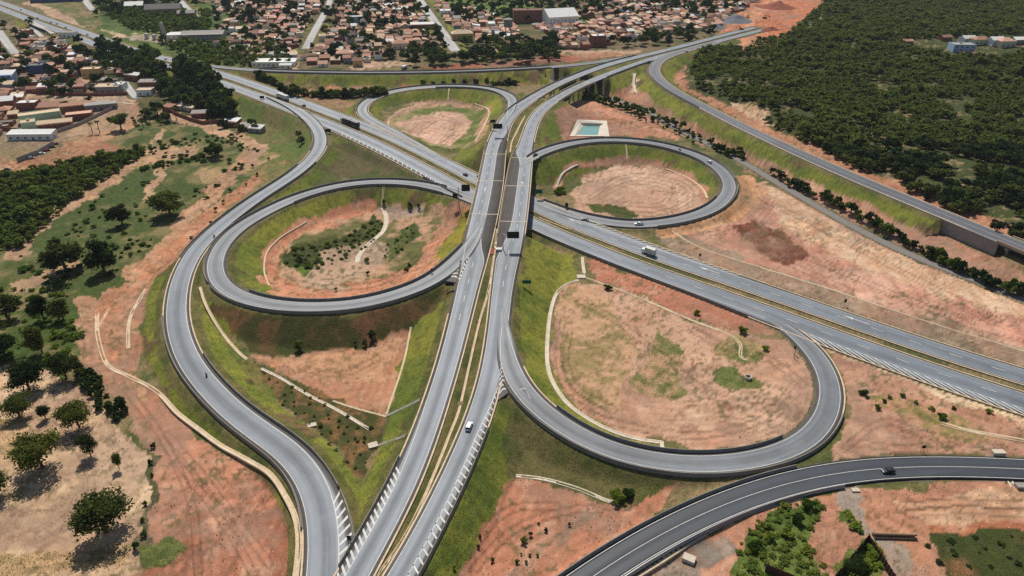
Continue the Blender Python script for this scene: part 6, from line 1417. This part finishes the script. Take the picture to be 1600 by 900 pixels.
def car(kind, col, label, pos, rz, group=None):
    t = thing('parked_car' if kind == 'parked' else ('pickup_truck' if kind == 'pickup' else 'car'), label, 'pickup' if kind == 'pickup' else 'car', tuple(pos), rz, group); pm = paint_mat(col, COLS[col]); L_ = 2.15 if kind != 'pickup' else 2.6; t.scale = (VS,) * 3
    hood = 1.0; b = MB()
    b.prism([(-L_, .28), (L_ - .1, .28), (L_, .5), (L_ - .08, .78), (hood, .98), (-L_ + .1, 1.02), (-L_ - .03, .8)], -.88, .88, taper=lambda x, z: 1.0 if .3 < z < .99 else .93); b.build('body', pm, t, .05)
    if kind == 'pickup': ca = [(1.15, .96), (.55, 1.56), (-.75, 1.6), (-.95, .96)]
    elif kind == 'sedan': ca = [(1.05, .96), (.35, 1.42), (-.95, 1.44), (-1.75, .98)]
    else: ca = [(1.15, .96), (.4, 1.52), (-1.75, 1.54), (-2.08, 1.0)]
    g = MB(); g.prism(ca, -.84, .84, taper=lambda x, z: .78 if z > 1.2 else 1.0); g.build('windows', M['glass'], t, .03)
    r = MB(); r.prism([(ca[1][0] - .05, ca[1][1] - .02), (ca[1][0] - .1, ca[1][1] + .05), (ca[2][0] + .1, ca[2][1] + .05), (ca[2][0] + .02, ca[2][1] - .02)], -.66, .66); r.build('roof', pm, t, .02)
    if kind == 'pickup':
        q = MB(); q.box((-1.78, 0, 1.03), (1.5, 1.5, .04)); q.build('cargo_bed', M['cargo_dark'], t)
    wheels(t, (L_ * .62, -L_ * .62), .8); lamps(t, L_ - .06, -L_, .6, .68); return t
def on_road(r, px, py, rev=False):
    p = unproj(px, py, 5.0)
    for _ in range(3):
        i = int(np.argmin((r.X[:, 0] - p[0]) ** 2 + (r.X[:, 1] - p[1]) ** 2)); p = unproj(px, py, r.X[i, 2] + r.lift)
    a = math.atan2(r.t[i, 1], r.t[i, 0]) + (math.pi if rev else 0); p[2] += .01; return p, a
def cab(t, x, col, h=2.7, w=2.3):
    b = MB(); b.prism([(x - 1.1, .5), (x + .9, .5), (x + 1.0, 1.4), (x + .75, h), (x - 1.1, h)], -w / 2, w / 2); b.build('cab', paint_mat(col, COLS[col]), t, .06)
    g = MB(); g.prism([(x + 1.0, 1.5), (x + 1.03, 1.5), (x + .83, h - .25), (x + .8, h - .25)], -w * .42, w * .42); g.build('windscreen', M['glass'], t)
def box_truck(label, pos, rz):
    t = thing('box_truck', label, 'truck', tuple(pos), rz); t.scale = (VS,) * 3; c = MB(); c.box((-.4,0,.75),(7.4,.9,.3)); c.build('chassis', M['cargo_dark'], t); cab(t, 3.0, 'white', 2.6)
    b = MB(); b.box((-1.0,0,2.45),(5.8,2.5,2.9)); b.build('cargo_box', M['white_paint'], t, .05); wheels(t, (2.9,-2.2,-3.0), .95, .48, .32); lamps(t, 3.98, -3.9, .8, .8)
def semi(label, pos, rz, trailers, col, mats, cabcol='white'):
    t = thing('trailer_truck', label, 'truck', tuple(pos), rz); t.scale = (.92,) * 3; x = sum(trailers) / 2 + 1.5; cab(t, x, cabcol, 3.2, 2.45); c = MB(); c.box((x - 2.4,0,.85),(4.6,.9,.35)); c.build('chassis', M['cargo_dark'], t); wheels(t, (x, x - 2.9, x - 4.1), .98, .5, .34); e = x - 1.5
    for L_ in trailers:
        b = MB(); b.box((e - L_ / 2, 0, 2.45),(L_ - .5, 2.55, 2.7)); o = b.build('trailer', M[col], t, .05)
        b = MB(); b.box((e - L_ / 2, 0, 3.83),(L_ - .6, 2.45, .06)); b.build('trailer_cover', M[mats], o)
        wheels(t, (e - L_ + 1.2, e - L_ + 2.4, e - L_ + 3.6), 1.0, .48, .34); e -= L_
    lamps(t, x + 1.0, e + .4, .85, .9)
from_skin = []
def rider(label, pos, rz):
    """seated person grown as one skin over a skeleton"""
    J = [((-.1,0,.85),.15),((-.05,0,1.12),.15),((.03,0,1.38),.14),((.07,0,1.52),.06),((.1,0,1.7),.115),
         ((.03,.2,1.36),.07),((.22,.27,1.12),.05),((.5,.25,1.08),.04),((.03,-.2,1.36),.07),((.22,-.27,1.12),.05),((.5,-.25,1.08),.04),
         ((-.05,.13,.82),.1),((.32,.2,.72),.075),((.18,.18,.34),.055),((.32,.18,.28),.045),((-.05,-.13,.82),.1),((.32,-.2,.72),.075),((.18,-.18,.34),.055),((.32,-.18,.28),.045)]
    E = [(0,1),(1,2),(2,3),(3,4),(2,5),(5,6),(6,7),(2,8),(8,9),(9,10),(0,11),(11,12),(12,13),(13,14),(0,15),(15,16),(16,17),(17,18)]
    me = bpy.data.meshes.new('person'); me.from_pydata([j[0] for j in J], E, []); o = link('person', me)
    sk = o.modifiers.new('skin', 'SKIN'); ly = me.skin_vertices[0].data
    for i, j in enumerate(J): ly[i].radius = (j[1], j[1])
    ly[0].use_root = True; ss = o.modifiers.new('sub', 'SUBSURF'); ss.levels = ss.render_levels = 1
    dg = bpy.context.evaluated_depsgraph_get(); m2 = bpy.data.meshes.new_from_object(o.evaluated_get(dg)); bpy.data.objects.remove(o)
    o = link('person', m2, simple('rider_clothes', (44,48,58), .9, .2, 2.0)); o.location = pos; o.rotation_euler = (0, 0, rz); o.scale = (.86,) * 3; tag(o, label, 'person')
    h = MB(); h.tube((.1,0,1.6),(.1,0,1.72),.13,.15,12); h.tube((.1,0,1.72),(.1,0,1.84),.15,.07,12); h.build('helmet', paint_mat('black', COLS['black']), o)
def motorbike(label, plabel, pos, rz):
    t = thing('motorcycle', label, 'motorcycle', tuple(pos), rz); t.scale = (.86,) * 3
    for x in (.68, -.66):
        m = MB(); m.wheel((x, 0, .31), .31, .12, 16); m.build('wheel', M['tyre'], t)
    b = MB(); b.box((0,0,.5),(.7,.28,.36)); b.tube((.68,0,.31),(.45,0,1.0),.04,.04); b.tube((-.66,0,.31),(-.1,0,.55),.05,.05); b.build('frame', M['sign_dark'], t)
    b = MB(); b.box((.18,0,.8),(.46,.26,.22), .7); b.build('fuel_tank', paint_mat('red', COLS['red']), t); b = MB(); b.box((-.32,0,.76),(.7,.26,.1)); b.build('seat', M['tyre'], t)
    b = MB(); b.tube((.46,-.34,1.03),(.46,.34,1.03),.025,.025); b.build('handlebar', M['steel'], t)
    rider(plabel, pos, rz)
def put(r, px, py, rev, f, *a):
    p, an = on_road(r, px, py, rev); return f(*a, p, an)
put(upR, 733, 668, False, car, 'suv', 'white', 'white car driving up the right carriageway beside the hatched strip')
put(r6, 1387, 737, True, car, 'sedan', 'dark', 'black shiny car on the dark new road at the lower right')
put(rR, 836, 243, False, car, 'pickup', 'dark', 'dark pickup turning off the overpass onto the right loop')
put(rR, 1108, 254, True, car, 'suv', 'white', 'white car coming round the far side of the right loop')
put(rR, 998, 351, False, car, 'pickup', 'white', 'white pickup with dark bed at the exit of the right loop')
put(rR, 914, 344, False, car, 'sedan', 'silver', 'pale car with dark windows merging from the right loop by the arrows')
put(north, 727, 274, True, car, 'sedan', 'dark', 'dark car left of the overpass on the far carriageway, left of another')
put(north, 749, 277, True, car, 'sedan', 'dark', 'dark car about to pass under the overpass from the left')
put(north, 475, 166, True, car, 'suv', 'dark', 'dark car on the lower highway between the two long trucks')
put(upR, 1072, 81, False, car, 'suv', 'white', 'white car far up the upper highway near the ramp split')
put(south, 259, 93, True, car, 'suv', 'white', 'white car on the stretch of highway seen through the wood')
for x, y, c, k, l in ((137,55,'blue','suv','dark blue van nearest on the far left highway'),(103,44,'dark','suv','dark truck-like van following on the far left highway'),(89,38,'dark','sedan','small dark car between two vans on the far left highway'),(80,36,'black','suv','black van beside the white car on the far left highway'),(75,34,'white','sedan','white car in the far left highway queue'),(59,29,'dark','sedan','dark car in the middle of the far left highway'),(33,16,'dark','suv','leading dark van at the far end of the left highway')):
    put(north, x, y, False, car, k, c, l)
put(north, 1013, 397, True, box_truck, 'white box truck on the lower highway right of the overpass')
put(north, 443, 154, True, semi, 'truck with long white box trailer on the lower highway at the left', ) if False else None
p, a = on_road(north, 443, 155, True); semi('truck with long white box trailer on the lower highway at the left', p, a, (13.5,), 'white_paint', 'white_paint')
p, a = on_road(north, 549, 196, True); semi('dark truck with two covered trailers on the lower highway before the far loop', p, a, (9.0, 9.0), 'cargo_dark', 'grey_conc', 'silver')
p, a = on_road(rA, 335, 371); motorbike('dark motorcycle riding the left ramp opposite the left loop', 'person in dark clothes riding the motorcycle opposite the left loop', p, a)
p, a = on_road(rA, 323, 588); motorbike('dark motorcycle low on the left ramp near its inner barrier', 'person in dark clothes riding the motorcycle near the inner barrier', p, a)
p, a = on_road(rR, 1062, 235); motorbike('motorcycle on the far side of the right loop', 'person riding the motorcycle on the right loop', p, a)
for x, y, c, l in ((50,248,'silver','silver car, leftmost of the row parked along the scrap yard wall'),(66,241,'white','white car parked along the scrap yard wall'),(75,236,'red','red car parked right of the white one at the scrap yard'),(83,231,'dark','dark car parked fourth in the scrap yard row'),(89,226,'red','red car at the upper end of the scrap yard row'),(12,266,'dark','dark car parked alone on the dirt yard at the left margin')):
    car('suv', COLS and c, l, g1(x, y), math.radians(38))
t_ = g1(632, 108); p_ = t_; 
t = thing('dump_truck', 'white dump truck parked on the red earth beside the straight far ramp', 'truck', tuple(t_), math.radians(70)); cab(t, 2.6, 'white', 2.7); c = MB(); c.box((-.4,0,.8),(6.6,.9,.3)); c.build('chassis', M['cargo_dark'], t); b = MB(); b.box((-1.1,0,2.0),(4.6,2.5,1.7), 1.06); b.build('dump_bed', M['white_paint'], t, .05); wheels(t, (2.5,-1.8,-2.8), .95, .5, .32)
def excavator(px, py, rz, label):
    t = thing('excavator', label, 'excavator', tuple(g1(px, py)), rz)
    for s in (1, -1):
        m = MB(); m.prism([(-2,.1),(-1.7,0),(1.7,0),(2,.1),(2.2,.45),(2,.85),(-2,.85),(-2.2,.45)], s*1.3-.3, s*1.3+.3); m.build('track', M['tyre'], t)
    m = MB(); m.box((-.6,0,1.5),(3.2,2.5,1.2),.94); m.build('body', M['yellow'], t, .06); m = MB(); m.box((.7,.65,2.1),(1.4,1.1,1.7),.85); m.build('cab', M['glass'], t, .05)
    m = MB(); m.tube((1.0,-.4,1.6),(3.4,-.4,4.4),.28,.24,8); m.build('boom', M['yellow'], t); m = MB(); m.tube((3.4,-.4,4.4),(5.3,-.4,2.2),.22,.18,8); m.build('stick', M['yellow'], t)
    m = MB(); m.prism([(5.0,1.2),(5.9,1.4),(5.7,2.3),(5.1,2.3)], -1.0, .2); m.build('bucket', M['rust'], t)
excavator(1158, 47, 2.6, 'excavator at the end of the pavement by the gravel heap')
excavator(1168, 28, 1.2, 'excavator behind the gravel heap on the red earthworks')
excavator(1195, 29, .4, 'excavator on the red bank nearest the forest')

# ------------------------------------------------------------------ thin summer haze: even air round the camera and the whole scene
hm = bpy.data.materials.new('thin_haze'); hm.use_nodes = True; hn = hm.node_tree; hn.nodes.clear()
ho = hn.nodes.new('ShaderNodeOutputMaterial'); hv = hn.nodes.new('ShaderNodeVolumePrincipled')
hv.inputs['Color'].default_value = (.80, .86, .93, 1); hv.inputs['Density'].default_value = 0.00004; hv.inputs['Anisotropy'].default_value = .2
hn.links.new(hv.outputs[0], ho.inputs['Volume'])
hb = MB(); hb.box((0, 4500, 62.5), (18600, 15600, 155)); tag(hb.build('haze', hm), 'thin pale haze over the whole valley', 'haze', None, 'stuff')
